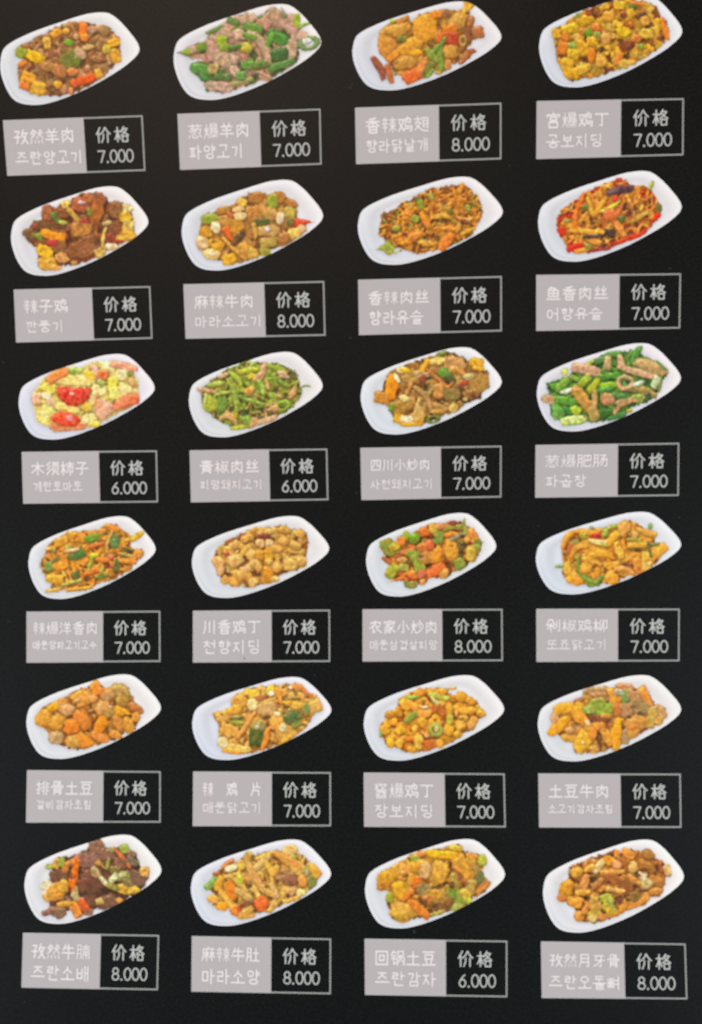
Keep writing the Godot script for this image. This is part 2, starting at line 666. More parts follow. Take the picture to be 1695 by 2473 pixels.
func build_dishes() -> void:
	dish("printed picture of brown cumin lamb with yellow potato and carrot pieces", Vector3(0, 20, 350), Vector4(0, 1533, 46, 1063), "dedad9",
		"190 440 330 360 460 300 600 215 800 145 1000 165 1190 200 1310 330 1325 520 1240 650 1130 750 1000 850 780 940 620 965 430 965 220 870 210 760 190 660 260 560", "70482a",
		"meat_piece B 38 64 0.7 9 a5713f,8f5f36,b98452,7d5433,c09060,946a44",
		"green_pepper C 235 485 62 62 20 86a230; potato_piece C 385 535 112 58 25 eeb420; carrot_piece C 915 235 48 90 0 ee7420; carrot_piece C 930 320 42 40 0 f08a30; green_pea B 760 375 60 42 0 4f9a28; herb_leaf L 770 560 100 112 0 647f34; herb_leaf L 840 600 55 60 0 547a2a; onion_piece B 880 500 78 58 35 c99f78; potato_piece C 1250 380 72 55 -20 e0a72a; potato_piece C 1270 525 55 88 -20 e6a531; potato_piece C 1175 450 46 46 10 c9ad3c; carrot_piece C 950 780 105 56 -20 e5581f; carrot_piece C 820 825 36 52 -40 e5602a; potato_piece C 415 880 86 80 8 e8b036; carrot_piece C 270 855 66 46 15 e88030; potato_piece C 310 765 84 62 20 e8a22e; corn_piece B 630 835 50 45 0 e9a82c; potato_piece C 520 385 45 65 -10 e2b044; potato_piece C 620 270 66 48 -30 e4a430; potato_piece C 1080 720 46 62 -20 e2a432; meat_piece B 800 700 66 52 0 c98440; carrot_piece C 245 610 55 34 -35 e07a34; shrimp_bit S 780 910 26 40 0 e58a5a; potato_piece B 725 255 40 34 0 e0a038; onion_piece B 1010 235 56 48 0 b48a72; onion_piece B 970 430 70 30 -10 d8b078; meat_piece B 1080 560 90 40 10 9a6a42; meat_piece B 1150 250 60 60 0 9a7040; meat_piece B 640 680 110 70 30 b07a44; meat_piece B 520 640 90 60 20 aa7440; gap G 1045 480 45 36 0 5c4030; gap G 555 735 40 50 0 5f4230; gap G 900 610 30 40 0 54422c; gap G 1140 590 60 25 20 70502f; gap G 700 480 40 40 0 6e4c2e")

	dish("printed picture of pale sliced lamb with large green scallion leaves", Vector3(410, 0, 380), Vector4(38, 1533, 42, 1012), "e2dad8",
		"70 535 210 470 380 400 400 340 600 190 700 150 880 190 1040 80 1140 150 1250 180 1290 330 1300 480 1310 560 1290 620 1180 700 1060 780 880 830 700 890 560 940 370 920 350 830 230 740 230 650 350 600 200 580", "45502f",
		"lamb_slice L 50 85 0.65 5 c99a84,b98570,d2a590,c08e78; scallion_leaf C 48 80 0.45 3 3f7a30,4f8f35,2f5f2c,5f8a3a",
		"scallion T 165 528 74 46 170 82a22f; lamb_slice L 240 500 50 45 0 d2a088; scallion C 318 485 62 46 -25 5f9430; scallion C 525 425 55 62 5 92b522; scallion C 548 480 50 40 0 7fa030; scallion_leaf C 330 700 121 57 10 419138; scallion_leaf C 345 785 56 25 30 39803a; lamb_slice L 480 500 118 130 0 c8937c; lamb_slice L 540 600 110 80 10 cf9d88; lamb_slice L 560 340 80 56 -15 cc9a82; scallion_leaf C 850 285 110 51 20 5f9838; scallion_leaf C 800 370 90 32 15 528d32; scallion C 780 485 60 56 25 bcaa3a; lamb_slice S 925 470 205 50 58 cc9a84 0.28; scallion_leaf C 1095 385 118 59 25 3f8734; scallion_leaf C 1010 410 30 92 25 4a9c38; lamb_slice L 1210 490 80 115 0 c9a08c; lamb_slice L 1190 225 110 85 0 c99682; lamb_slice L 1040 175 88 92 0 c08e78; lamb_slice L 780 195 92 60 -10 cc9a84; lamb_slice L 950 240 80 60 0 c8927c; lamb_slice T 1150 130 60 30 -110 8a7858; scallion C 1285 215 36 80 0 a4b232; onion_ring S 1370 255 70 16 -25 72a044 0.3; onion_ring R 1410 440 118 72 -12 5f8a50; glass_noodle B 1390 420 55 36 -10 cfd6cc; lamb_slice L 1310 360 90 50 0 d0a890; scallion_leaf C 1070 560 134 68 -10 356b34; scallion_leaf C 1130 660 146 37 -20 4a8440; scallion C 780 660 68 40 0 45a03a; scallion_leaf S 900 655 110 48 -8 567d32; lamb_slice L 500 880 150 56 5 cda08e; lamb_slice B 945 770 105 42 18 c58c72; scallion_leaf C 540 780 92 31 5 53703a; scallion C 720 765 56 46 0 44944a; scallion_leaf C 450 305 92 21 -25 5e8e42; scallion_leaf C 640 215 67 36 25 55863c; lamb_slice B 670 615 52 50 0 c79a88; lamb_slice L 655 710 54 62 0 cda794; lamb_slice L 700 355 66 55 0 d8ae9c; scallion L 440 700 60 52 0 c0a060; scallion_leaf C 730 830 123 26 -15 a0a060; lamb_slice L 1240 300 60 50 0 c8988a; scallion_leaf C 650 480 78 25 -10 4a7030; gap G 960 340 40 50 0 5a4838; gap G 700 660 30 60 0 44502e; gap G 880 770 50 60 0 3c5030; gap G 340 530 40 30 0 40502e")

	dish("printed picture of golden fried chicken wings with chilies and green beans", Vector3(840, 0, 380), Vector4(45, 1553, 15, 915), "d9d5da",
		"310 430 330 310 430 240 600 170 640 240 720 150 900 110 1040 100 1130 110 1230 60 1230 170 1270 200 1260 300 1350 280 1350 370 1260 420 1200 500 1250 540 1240 590 1130 630 1030 650 1000 720 900 740 870 690 780 750 700 810 580 830 560 780 470 750 450 700 400 620 330 520", "9a682c",
		"batter_piece B 45 75 0.7 5 c08c3a,b07a35,c89440",
		"chicken_wing B 480 305 165 72 -15 c9953e; chicken_wing B 400 465 95 145 -15 c08b3a; chicken_wing B 780 290 128 150 8 d49c32; chicken_wing B 640 470 150 85 -28 d1912f; chicken_wing B 610 620 165 72 -15 bc883c; chicken_wing B 1125 215 115 82 -30 c8964a; chicken_wing T 1190 95 90 60 120 dca93a; chicken_wing B 1035 525 82 78 0 c48e42; chili_piece S 315 690 135 42 62 8c4038 0.15; chili_piece S 420 745 105 34 78 b06038; carrot_piece C 895 150 66 38 -8 ea812a; chili_piece C 1030 300 78 48 -15 e2702a; chili_piece C 1040 390 88 70 5 b4462a; chili_piece C 1310 330 68 66 -12 b26444; chili_piece C 1310 310 40 40 0 c87a54; carrot_piece C 665 765 112 66 -28 e6622a; chicken_piece C 740 685 42 78 22 dd8d4c; green_bean S 850 560 92 34 52 62a03c; green_bean S 935 575 155 36 86 529834; green_bean S 880 505 62 22 -60 5e983a; green_bean S 962 420 52 24 -60 4c8c3c; green_bean S 815 705 95 42 -58 5c7c32; green_bean S 828 742 55 26 -50 6c9c3a; chili_piece S 1210 565 95 34 -45 8e4a32 0.2; chili_piece S 1170 590 78 30 -50 b06a40; chili_piece S 1235 215 52 46 -60 a66a3c; carrot_piece C 480 555 95 38 -36 ea902f; chili_piece C 920 385 38 62 25 c8662f; green_bean B 452 218 32 22 -30 b8c432; meat_bit B 985 140 62 44 0 8e5c42; herb_leaf L 545 395 52 32 0 6d6c2e; squash_bit B 690 535 62 36 -5 eaa828; chili_piece C 1015 655 32 52 10 c47c42; onion_ring R 1165 415 42 62 0 a48c4a; chili_piece S 1205 300 130 44 82 7c4a36; chili_piece S 560 200 70 26 -30 b47a3c; chili_piece S 1180 430 110 30 -70 8a5038; batter_piece B 920 740 40 16 0 c88848; gap G 430 360 80 26 20 9a7030; gap G 1110 600 60 40 -20 7a4a3c; gap G 470 640 60 40 -40 8a5a34; gap G 850 440 70 40 -20 86682e; gap G 930 210 40 30 0 7a5840; gap G 480 740 30 40 0 8a7a34")

	dish("printed picture of yellow diced chicken with brown peanuts, cut off at the top", Vector3(1290, 0, 370), Vector4(50, 1538, -58, 908), "dad8de",
		"190 310 320 260 380 190 560 90 760 20 900 -10 1130 10 1270 70 1310 170 1370 210 1400 330 1350 440 1270 520 1100 620 960 700 800 750 640 800 360 845 300 740 240 630 220 480", "70381c",
		"chicken_dice C 33 52 0.8 8 d9a82e,e0b038,cc9a34,d8b050,d0a848; carrot_dice C 28 44 0.7 2 d9802c,cc7030; peanut B 22 36 0.8 3.4 8a4a28,7a4028,9a5a30; pepper_dice C 22 32 0.8 0.4 7f9a3a",
		"pepper_dice C 560 345 44 34 -30 418c2a; pepper_dice C 395 475 45 30 0 70b048; pepper_dice C 465 162 30 22 0 7a9a3a; pepper_dice C 1020 65 35 26 20 4a7a38; pepper_dice C 1115 480 30 30 0 6c9c3c; pepper_dice C 655 355 34 28 0 90b050; chicken_dice B 930 330 90 50 8 e6ba2c; carrot_dice S 1355 300 120 32 75 e0842a; carrot_dice C 295 500 56 72 20 e07e2a; carrot_dice C 600 570 40 78 12 e27e2a; chicken_dice C 590 430 54 58 0 e8b432; chicken_dice C 410 560 72 58 8 e0b02e; chicken_dice C 370 300 92 56 -10 e2af30; chicken_dice C 230 345 52 52 0 dcac36; chicken_dice C 345 670 72 66 0 e0ad32; chicken_dice C 390 760 92 60 10 e4ab2a; chicken_dice C 510 720 82 48 -20 e2b242; chicken_dice B 690 630 64 76 0 cba244; chicken_dice B 740 400 64 66 0 d49c4c; chicken_dice B 990 150 50 78 25 e4b232; chicken_dice C 890 55 62 46 0 e2ae34; chicken_dice C 1160 350 70 50 10 deb848; chicken_dice C 870 255 56 34 20 e6b83c; chicken_dice C 1150 220 46 56 -20 d4a24a; chicken_dice C 500 500 90 62 50 dda52e; carrot_dice C 640 280 46 40 0 e2823a; carrot_dice C 1060 400 52 40 10 da843c; carrot_dice C 880 610 36 76 20 db863c; chicken_dice C 925 670 58 48 0 d0b04e; chicken_dice C 1010 655 50 28 0 e0a64a; chicken_dice C 530 210 90 60 -20 e2a432; chicken_dice C 770 170 60 52 0 dca83c; peanut B 960 480 66 52 0 7c3c2c; peanut C 1110 160 56 34 -28 5c3c2c; peanut B 570 140 40 34 0 8a4428; peanut B 930 160 40 30 0 8a3a2a; peanut B 1005 270 34 30 0 a84a2a; carrot_dice C 320 390 50 42 20 d47a34; carrot_dice C 1060 35 80 26 12 e08038; gap G 700 520 62 36 0 382418; gap G 520 620 46 46 0 4a2c1c; gap G 960 590 40 30 0 4a2a1c; gap G 900 430 60 40 0 5a2c1e; gap G 1180 280 40 20 0 3a2a1c; gap G 650 160 40 44 0 6a3422; gap G 1300 410 50 30 0 6a4432")

	dish("printed picture of dark brown glazed chicken on yellow egg with an orange pepper slice", Vector3(15, 440, 360), Vector4(50, 1518, 45, 1000), "e6dcd9",
		"200 560 280 440 390 400 390 270 470 250 520 280 640 210 830 120 960 115 1080 190 1110 230 1150 205 1240 225 1260 330 1340 340 1370 500 1330 600 1250 640 1180 700 1050 740 980 780 900 830 720 880 600 890 450 930 340 900 350 760 310 690 220 620", "5c3a22",
		"chicken_piece B 50 85 0.65 6 8a4f2c,9c5a32,7a4428,a86a40,8f5c38",
		"egg_piece L 410 740 105 62 20 f0c232; egg_piece L 440 860 105 82 0 eeba4c; egg_piece L 600 800 92 72 -20 e9a862; egg_piece L 1275 375 72 72 0 e8c23e; egg_piece L 1260 560 112 88 -15 e4b240; egg_piece L 1290 270 58 52 0 e4d490; egg_piece L 640 235 56 46 -20 ecd070; onion_slice B 1120 690 78 40 0 eadaa6; bean_sprout L 1000 750 62 48 -30 d9bb58; egg_piece L 1310 470 60 60 0 ecd068; egg_piece B 520 915 82 30 0 e8a848; orange_pepper C 500 572 140 50 14 f29c22; green_pepper T 330 575 66 50 190 72a238; chili_piece C 492 650 62 34 5 cc3c3e; green_pepper C 530 385 32 74 -38 4c7c32; bean_sprout S 605 430 46 22 8 b4b450; chicken_piece L 785 240 100 82 0 b4663e; glint B 808 218 46 20 5 d4b0bc; chicken_piece L 965 330 76 130 8 b26430; chicken_piece L 440 335 58 86 -10 b4663c; chicken_piece L 870 165 60 52 0 b06a44; chicken_piece L 990 190 90 70 10 a05a3c; chicken_piece L 800 500 115 90 -20 bc8440; chicken_piece L 815 690 185 80 -32 8c5432; chicken_piece L 880 720 130 62 -30 9a6440; chicken_piece L 600 330 72 62 30 86542e; chicken_piece L 1180 300 75 100 10 946838; chicken_piece L 1130 490 92 82 0 82503a; chicken_piece L 565 690 82 92 0 98643c; bean_sprout S 715 350 115 30 52 ccac4c; bean_sprout S 1040 600 125 20 -80 ccb65c 0.1; bean_sprout S 1075 440 50 26 -10 cabc80; chili_piece S 830 415 52 20 10 ac383c; chili_piece S 1200 630 62 20 -5 a44238; chicken_piece L 265 560 88 60 20 745434; green_pepper S 888 315 24 54 0 82923e; chicken_piece L 380 470 110 50 10 74502e; chicken_piece L 560 440 90 50 20 7a4a2e; chili_piece C 300 470 30 30 0 9a4a48; chicken_piece L 1110 600 60 50 0 8a4434; egg_piece B 725 865 40 26 0 c09050; gap G 1120 390 62 26 5 3c2a22; gap G 1000 500 32 62 0 3c2c22; gap G 660 640 34 70 0 5a2c20; gap G 800 340 70 20 0 5a3024; gap G 760 600 60 34 0 64442a; gap G 970 650 50 60 -20 5a3c2e")

	dish("printed picture of tan beef and onion pieces with two light green pepper pieces and a red tip", Vector3(430, 425, 360), Vector4(38, 1548, 42, 1010), "dedadd",
		"200 690 240 580 250 430 300 410 430 370 560 320 680 235 760 185 880 185 1000 200 1040 160 1140 230 1270 290 1270 450 1370 500 1360 560 1300 640 1220 700 1100 750 980 780 950 820 870 850 720 910 530 950 470 900 300 880 280 800", "8a5a2a",
		"beef_slice L 45 78 0.65 7 b9803c,a8702f,c08a48,c99656,ac7a3c",
		"green_pepper C 340 460 92 54 -10 80b03a; onion_piece B 400 550 52 70 -10 e6d4b0; chili_piece T 545 630 110 52 58 e05a28; mushroom S 645 665 105 38 -50 5c3c2c; green_pepper C 1010 270 64 78 12 7ca83c; green_pepper C 895 495 76 42 -5 425e2c; onion_piece B 960 585 130 78 -5 cba264; glint B 955 570 42 24 0 dac8c8; onion_piece B 960 705 108 68 -10 b09c4c; green_pepper C 930 815 58 46 10 8c9e3c; chili_piece T 1330 495 110 60 0 da4a2c; potato_piece C 1250 612 76 58 -25 ebc160; onion_piece C 1310 580 64 46 -30 dca884; squash_piece C 545 892 74 58 -10 ebae2e; garlic_piece B 362 830 95 66 5 f0c480; garlic_piece B 362 825 54 26 0 f6dcb0; onion_piece C 262 718 62 80 -12 ecc696; carrot_strand S 600 775 175 24 42 dea252; squash_piece B 720 800 125 90 20 ca923c; squash_piece B 800 825 66 66 0 d4a44c; onion_piece B 660 432 72 46 0 e2c88c; onion_piece B 645 358 66 40 -10 dec08c; potato_piece C 685 280 52 46 20 eaba4c; onion_piece C 1195 395 66 68 10 c4a44e; onion_piece B 1092 450 42 70 15 dacaa4; beef_slice L 830 230 82 58 -20 b07638; chili_piece C 560 415 34 28 0 c46040; beef_slice B 985 405 86 70 10 c48e54; green_pepper C 1200 490 40 42 0 5c6c32; carrot_strand S 820 590 90 28 80 caa04e; beef_slice L 620 540 90 80 0 d08c38; beef_slice L 500 480 80 60 0 c89048; beef_slice B 1130 660 80 70 0 b87848; beef_slice L 480 370 80 40 -15 ba7c38; beef_slice L 1090 230 60 60 0 ac7432; beef_slice L 1210 290 70 40 10 a87440; squash_piece L 410 730 90 60 10 e4a030; beef_slice L 300 600 70 60 0 c49030; gap G 1110 560 60 34 0 80502c; gap G 930 650 90 22 0 8a4434; gap G 850 720 30 90 0 6a4428; gap G 500 770 40 30 0 8a5030; gap G 380 700 30 30 -30 6a542c; gap G 700 610 40 40 0 4c3428")

	dish("printed picture of finely shredded orange pork with a green leaf at its lower left", Vector3(855, 420, 370), Vector4(38, 1545, 30, 945), "dfdadc",
		"250 620 280 500 290 400 400 390 500 300 580 270 680 210 800 150 960 130 1090 110 1180 140 1260 210 1310 290 1340 400 1300 500 1240 560 1230 640 1100 690 980 770 860 790 640 830 580 800 480 790 380 740", "70341e",
		"pork_shred S 58 100 0.2 9 d98a2e,c8782c,e09a3a,b4682a,dc8430 -25 90; scallion_bit S 28 42 0.4 2 7a9a38,6a8a34,8aa444",
		"herb_leaf T 300 770 90 60 165 8cab3c; herb_leaf L 365 785 44 58 0 9ab44c; onion_strand S 450 808 56 10 -35 ccd4a8; scallion_bit C 800 235 30 38 -20 8cb44e; scallion_bit S 685 315 32 60 0 6c9838; scallion_bit C 640 465 44 36 10 8ca444; scallion_bit C 440 565 44 30 0 8c9c3c; scallion_bit C 1185 355 30 36 0 8a9e44; scallion_bit C 660 265 26 24 0 5c7434; scallion_bit C 1250 310 22 30 0 7c8a3c; scallion_bit S 1010 390 24 34 0 5c6a3a; carrot_shred S 955 705 110 52 -55 e28232; pork_shred S 755 720 95 30 5 dc9c44; pork_shred S 1085 550 66 24 -72 cc9a48; pork_shred S 1150 470 90 28 10 c88c48 -0.3; pork_shred S 640 640 90 44 -20 dc8034; pork_shred S 900 450 110 30 -5 d89a40 0.3; pork_shred S 1180 600 90 24 -25 cc9638; pork_shred S 1110 150 60 30 -70 d88a38; pork_shred S 740 480 100 36 60 e08c30; pork_shred S 1000 570 110 24 5 dc8a38; pork_shred S 560 700 80 30 -20 dc8632; pork_shred S 1000 990 1 1 0 d88030; gap G 940 495 92 32 5 4c2c24; gap G 770 650 60 40 -10 4c2826; gap G 550 530 40 26 0 6a3a28; gap G 690 560 34 30 0 5c3026; gap G 860 670 50 30 0 5c2c24; gap G 820 490 40 26 0 5a4028; gap G 1130 500 60 30 -20 6c3e2c; gap G 350 580 40 60 -20 7a3c24; gap G 640 400 50 26 -20 7a3e26; gap G 940 310 34 50 0 8a6a48; gap G 840 380 60 34 0 9a4a28; gap G 420 470 40 30 0 6a5a30; gap G 540 630 40 30 0 6a3426")

	dish("printed picture of noodle-like pork strips in bright red sauce with black fungus", Vector3(1290, 405, 365), Vector4(40, 1553, 35, 990), "deDBDD",
		"235 600 240 520 300 430 480 310 600 230 850 130 880 100 960 130 1010 190 1200 200 1270 290 1320 400 1335 490 1250 600 1170 680 1000 760 800 850 600 890 430 910 360 840 270 720", "c0301a",
		"pork_strip S 80 135 0.15 9 d9a03c,cf9338,c48a3a,e0ae48,b87a34 -45 70; fungus_strip S 35 60 0.35 1 4a3a34,3a3432; chili_strip S 35 60 0.25 1.2 c04a28,b04428",
		"fungus_piece L 910 235 140 44 -8 3e3c42; fungus_piece S 830 255 76 30 -20 4c4c5a; fungus_piece L 800 690 62 48 0 3c3234; fungus_strip S 620 722 115 20 -5 4c3c36; carrot_strip S 470 400 150 26 -66 e8762c; carrot_strip S 435 545 92 22 92 e27c32; green_strip S 790 420 135 24 -26 c4bc3e -0.15; chili_strip S 910 445 105 20 -60 cc6a3a; orange_slice B 800 500 84 72 0 ca743e; bamboo_strip S 560 672 195 30 3 e2ab3a; bamboo_strip S 700 400 115 30 -56 e4a83e; bamboo_strip S 600 440 135 30 74 dea23e; bamboo_strip S 400 620 120 26 20 e0a436; green_piece L 530 420 52 34 -30 6c7a3a; green_piece L 915 540 42 36 0 4c6c3a; green_piece C 1310 430 32 50 0 5c7c3c; scallion_stem S 1230 190 52 20 -66 8ca43c; green_piece C 570 830 42 28 5 8c9c3e; red_sauce L 435 840 95 44 -18 d42a20; red_sauce L 290 670 44 42 0 cc2a20; red_sauce L 1290 520 56 30 -40 da301e; red_sauce L 1000 745 175 26 -20 d03820; red_sauce L 700 860 120 20 -8 a03030; pork_strip S 500 875 85 28 -12 e2a632; pork_strip S 640 780 110 34 20 d89a3c; pork_strip S 900 640 110 40 55 d89a44; pork_strip S 1110 520 110 26 -30 c8a048; pork_strip S 1030 440 110 24 75 c89a4c; green_piece S 340 560 40 30 0 a09844; chili_piece C 850 325 32 28 0 c84234; gap G 620 540 50 40 0 5a3a2c; gap G 1000 480 50 90 0 6a4030; gap G 1080 600 60 30 -20 5a3a34; gap G 950 410 40 50 0 4c382e; gap G 1070 440 30 40 0 4a4232; gap G 740 810 40 46 0 4a3230; gap G 520 600 30 40 0 6a3c28; gap G 980 620 50 40 0 7a3428; gap G 560 740 60 24 -10 4a3430; gap G 620 640 60 16 -10 5c4230; gap G 1170 380 30 30 0 6c3c2a")

	dish("printed picture of yellow scrambled egg with large red tomato wedges", Vector3(35, 840, 350), Vector4(45, 1540, 68, 1008), "e0dae2",
		"200 500 290 390 340 310 600 215 760 220 860 150 1050 150 1150 150 1300 190 1290 260 1350 340 1360 520 1370 580 1290 640 1100 730 950 820 850 870 700 890 450 920 380 880 250 800 210 660", "e0c668",
		"egg_curd L 80 130 0.7 7 ecd884,f0e09c,e6cc6c,f0e4b4,e4ca64",
		"egg_curd L 640 350 240 64 5 efd880; tomato_wedge W 650 540 190 104 3 d42822; tomato_wedge L 590 865 210 48 -2 e0785a; tomato_wedge B 560 785 165 78 10 dc3a28; glint B 630 505 30 18 0 eeb4b0; glint B 610 775 40 34 0 e07a90; tomato_wedge C 470 300 135 56 -33 ec8646; tomato_wedge C 970 292 58 52 10 e26a3e; tomato_wedge C 1250 580 125 66 -18 de6448; tomato_wedge C 1170 620 110 50 -30 e07c5a; ham_slice B 970 680 95 108 20 e0a492; ham_slice S 1200 200 155 46 14 e4967c; ham_slice C 240 555 55 68 5 e8aa90; ham_slice L 390 590 50 50 0 e4b49e; ham_slice C 885 260 40 76 -15 e6b0aa; herb_leaf L 645 270 56 38 -10 4c9c32; herb_leaf L 715 250 48 26 -25 8cc04a; pea B 960 392 50 34 0 92923e; pea B 1255 288 30 32 0 628c3e; egg_curd L 1080 400 58 90 5 e8d04c; egg_curd L 1100 510 66 74 0 dcd274; egg_curd L 800 655 58 56 0 ccb23c; egg_curd L 580 660 150 50 10 f0da7c; egg_curd L 930 470 80 70 0 ecdfa4; ham_slice C 1290 380 28 48 -15 e09e70; egg_curd L 880 835 60 36 0 ecc84c; egg_curd L 1180 300 70 66 0 f0e0a8; egg_curd L 1210 460 70 70 0 e8dc98; tomato_skin S 890 560 90 20 -72 d09058; ham_slice C 930 620 40 50 0 e09a78; egg_curd L 830 300 80 40 20 e6bc3c; egg_curd L 370 440 90 60 10 e6cc58; egg_curd L 350 530 50 36 0 f0e4b8; gap G 960 440 40 20 0 a0a040; gap G 740 690 50 24 0 b0a050; gap G 1090 610 30 40 0 a05040; gap G 720 730 60 18 0 a8b060; gap G 540 690 60 14 0 c0a040")

	dish("printed picture of green pepper strips with thin pork strips, a stem hanging over the right", Vector3(445, 835, 350), Vector4(50, 1520, 68, 1005), "e2dcda",
		"190 470 260 430 300 380 470 260 650 190 860 180 1040 200 1170 260 1240 300 1270 430 1300 500 1250 600 1160 700 1010 770 850 850 720 900 560 920 480 870 380 830 290 760 200 660 190 530", "4c4a24",
		"pepper_strip S 80 140 0.14 8 8ab03a,7aa035,9abf48,6a9030,7a9838 0 180; pork_strip S 50 85 0.22 4 c99a68,b88450,c08c58",
		"pork_strip S 862 280 105 34 -74 d2a28a; pork_strip S 800 345 62 28 -48 daa274; pork_strip S 425 330 66 26 -18 dba484; pork_strip S 245 492 105 28 10 ca926c; pork_strip S 490 795 105 40 15 da9c6e 0.6; pork_strip S 900 820 135 34 -22 d2a284; pork_strip S 760 845 62 36 -70 cc9c6c; pork_strip S 1190 520 75 30 -55 d29c64; pork_strip S 1075 300 62 26 8 d2a27c; pork_strip S 720 490 60 40 -30 d0984c; pork_strip S 910 430 60 22 80 d0a472; pork_strip S 980 700 60 40 -30 c8905c; pepper_strip S 565 355 110 30 45 9cc242 0.3; pepper_strip S 545 560 165 28 78 8cb247 0.2; pepper_strip S 855 480 115 34 72 87b74a 0.25; pepper_strip S 740 600 150 26 18 7caa44; pepper_ring R 1080 660 98 60 -20 90a040; pepper_strip S 620 895 115 24 -10 9cba3c; pepper_strip C 560 752 34 52 20 c8b83c; squash_strip L 740 335 54 32 -20 dab842; bean_sprout S 1325 450 62 11 -12 6a8c3c 0.4; pepper_strip L 280 640 76 95 0 9cba3a; pepper_strip L 420 640 56 84 0 5c9c3c; pepper_strip L 680 825 52 48 0 6caa44; pepper_strip S 700 270 120 34 -8 a8c83e; pepper_strip S 350 420 100 30 -10 90b448; pepper_strip S 430 520 80 20 -10 a0bc58; pepper_strip S 1080 400 90 24 40 7c9a40 -0.2; pepper_strip S 1000 240 120 30 15 8cb03c; pepper_strip S 680 170 80 12 -20 9aac3c; pork_strip S 1100 340 60 22 10 c0987c; pepper_strip S 230 580 60 16 -80 bcd078; pork_strip S 1050 560 50 24 0 b08850; gap G 660 745 105 42 5 2e3a24; gap G 1000 485 62 52 0 4a3a2c; gap G 520 690 46 34 0 34472a; gap G 1080 680 40 18 0 4a3a28; gap G 820 770 40 44 0 40402a; gap G 700 570 80 16 5 46562c; gap G 900 560 40 34 0 5c4a30; gap G 800 690 120 26 0 4a5030; gap G 1110 550 40 30 0 5c4a34; gap G 950 730 30 30 0 5a4030")

	dish("printed picture of brown sliced pork with fried egg and one round green pepper", Vector3(860, 825, 365), Vector4(47, 1533, 60, 978), "dfdfe1",
		"200 630 280 500 300 410 380 300 470 270 640 200 760 170 960 110 1130 160 1180 200 1330 180 1330 290 1395 315 1385 440 1330 510 1310 600 1150 650 1080 720 990 750 940 760 850 830 740 840 690 885 480 885 370 770 350 690", "4c361e",
		"pork_slice L 55 95 0.6 7 b98a48,a87838,c29a58,98682f,ae8040",
		"fried_egg C 375 480 66 138 10 f0961e; egg_white S 430 385 60 24 60 f0e2ba; tofu_slice C 272 590 85 66 12 c48b3b; fried_egg L 500 300 74 38 0 f0d284; egg_yolk B 525 300 42 26 10 f4b61e; fried_egg S 715 270 95 34 -62 e9aa32; fried_egg L 850 205 95 40 -10 f0ce74; fried_egg C 1270 225 78 58 10 eaa82e; fried_egg S 1290 285 66 22 10 e2a82c; egg_white L 540 820 76 38 0 f4eace; fried_egg L 450 810 62 50 10 f0ac2a; fried_egg S 560 872 95 22 -5 f0aa28; tofu_slice C 665 740 70 145 14 dbae60; fried_egg C 660 850 50 40 0 eaa434; green_pepper B 935 330 76 54 12 4c9236; green_pepper B 985 395 62 40 20 3c4a28; carrot_strip S 860 390 160 18 40 ce7c3c; carrot_strip S 1000 450 42 16 -45 d2823a; chili_piece C 1135 440 50 24 -18 a83c32; green_pepper C 370 700 26 44 20 52942f; green_pepper R 810 820 82 46 -10 64783a; green_pepper S 895 130 62 26 -18 6c8c3c; pork_slice S 720 590 165 34 55 b28c54 0.25; pork_slice S 850 675 130 34 18 ac8448; tofu_slice S 860 735 90 26 0 d09c48; pork_slice L 610 370 135 72 -8 c29454; pork_slice L 700 360 80 40 0 c89a70; garlic_piece B 510 600 62 36 15 eecc8c; garlic_piece B 1025 705 52 46 0 dab464; tofu_slice C 868 520 56 86 12 ca8c4c; pork_slice L 1000 555 100 72 0 917a3c; pork_slice L 1280 430 115 110 0 ae8848; pork_slice L 1040 235 115 82 0 c49a5c; pork_slice L 480 690 115 80 -10 b8863a; garlic_piece B 1180 370 62 38 0 d0bc7c; pork_slice S 560 480 90 30 -70 b48444; chili_piece L 690 390 46 40 -40 9a4838; tofu_slice C 780 510 34 66 30 b8904c; pork_slice S 1070 310 90 30 15 cc9444 0.4; onion_bit B 1150 610 26 20 0 c8b470; pork_slice L 1220 560 90 50 0 8c6434; gap G 745 480 54 52 0 30301e; gap G 770 390 50 26 0 3a3a28; gap G 570 740 60 34 -15 6a3c26; gap G 440 540 26 60 20 6a3420; gap G 1120 510 44 34 0 5a4434; gap G 1240 590 50 34 0 5a3a2c; gap G 1270 330 50 20 20 6a4430; gap G 700 650 40 50 0 6e4a2a; gap G 900 610 40 30 0 7a5634; gap G 530 490 24 40 30 6c4a2a; gap G 1060 480 50 20 0 7a3c34; gap G 810 180 1 1 0 6a4a30")

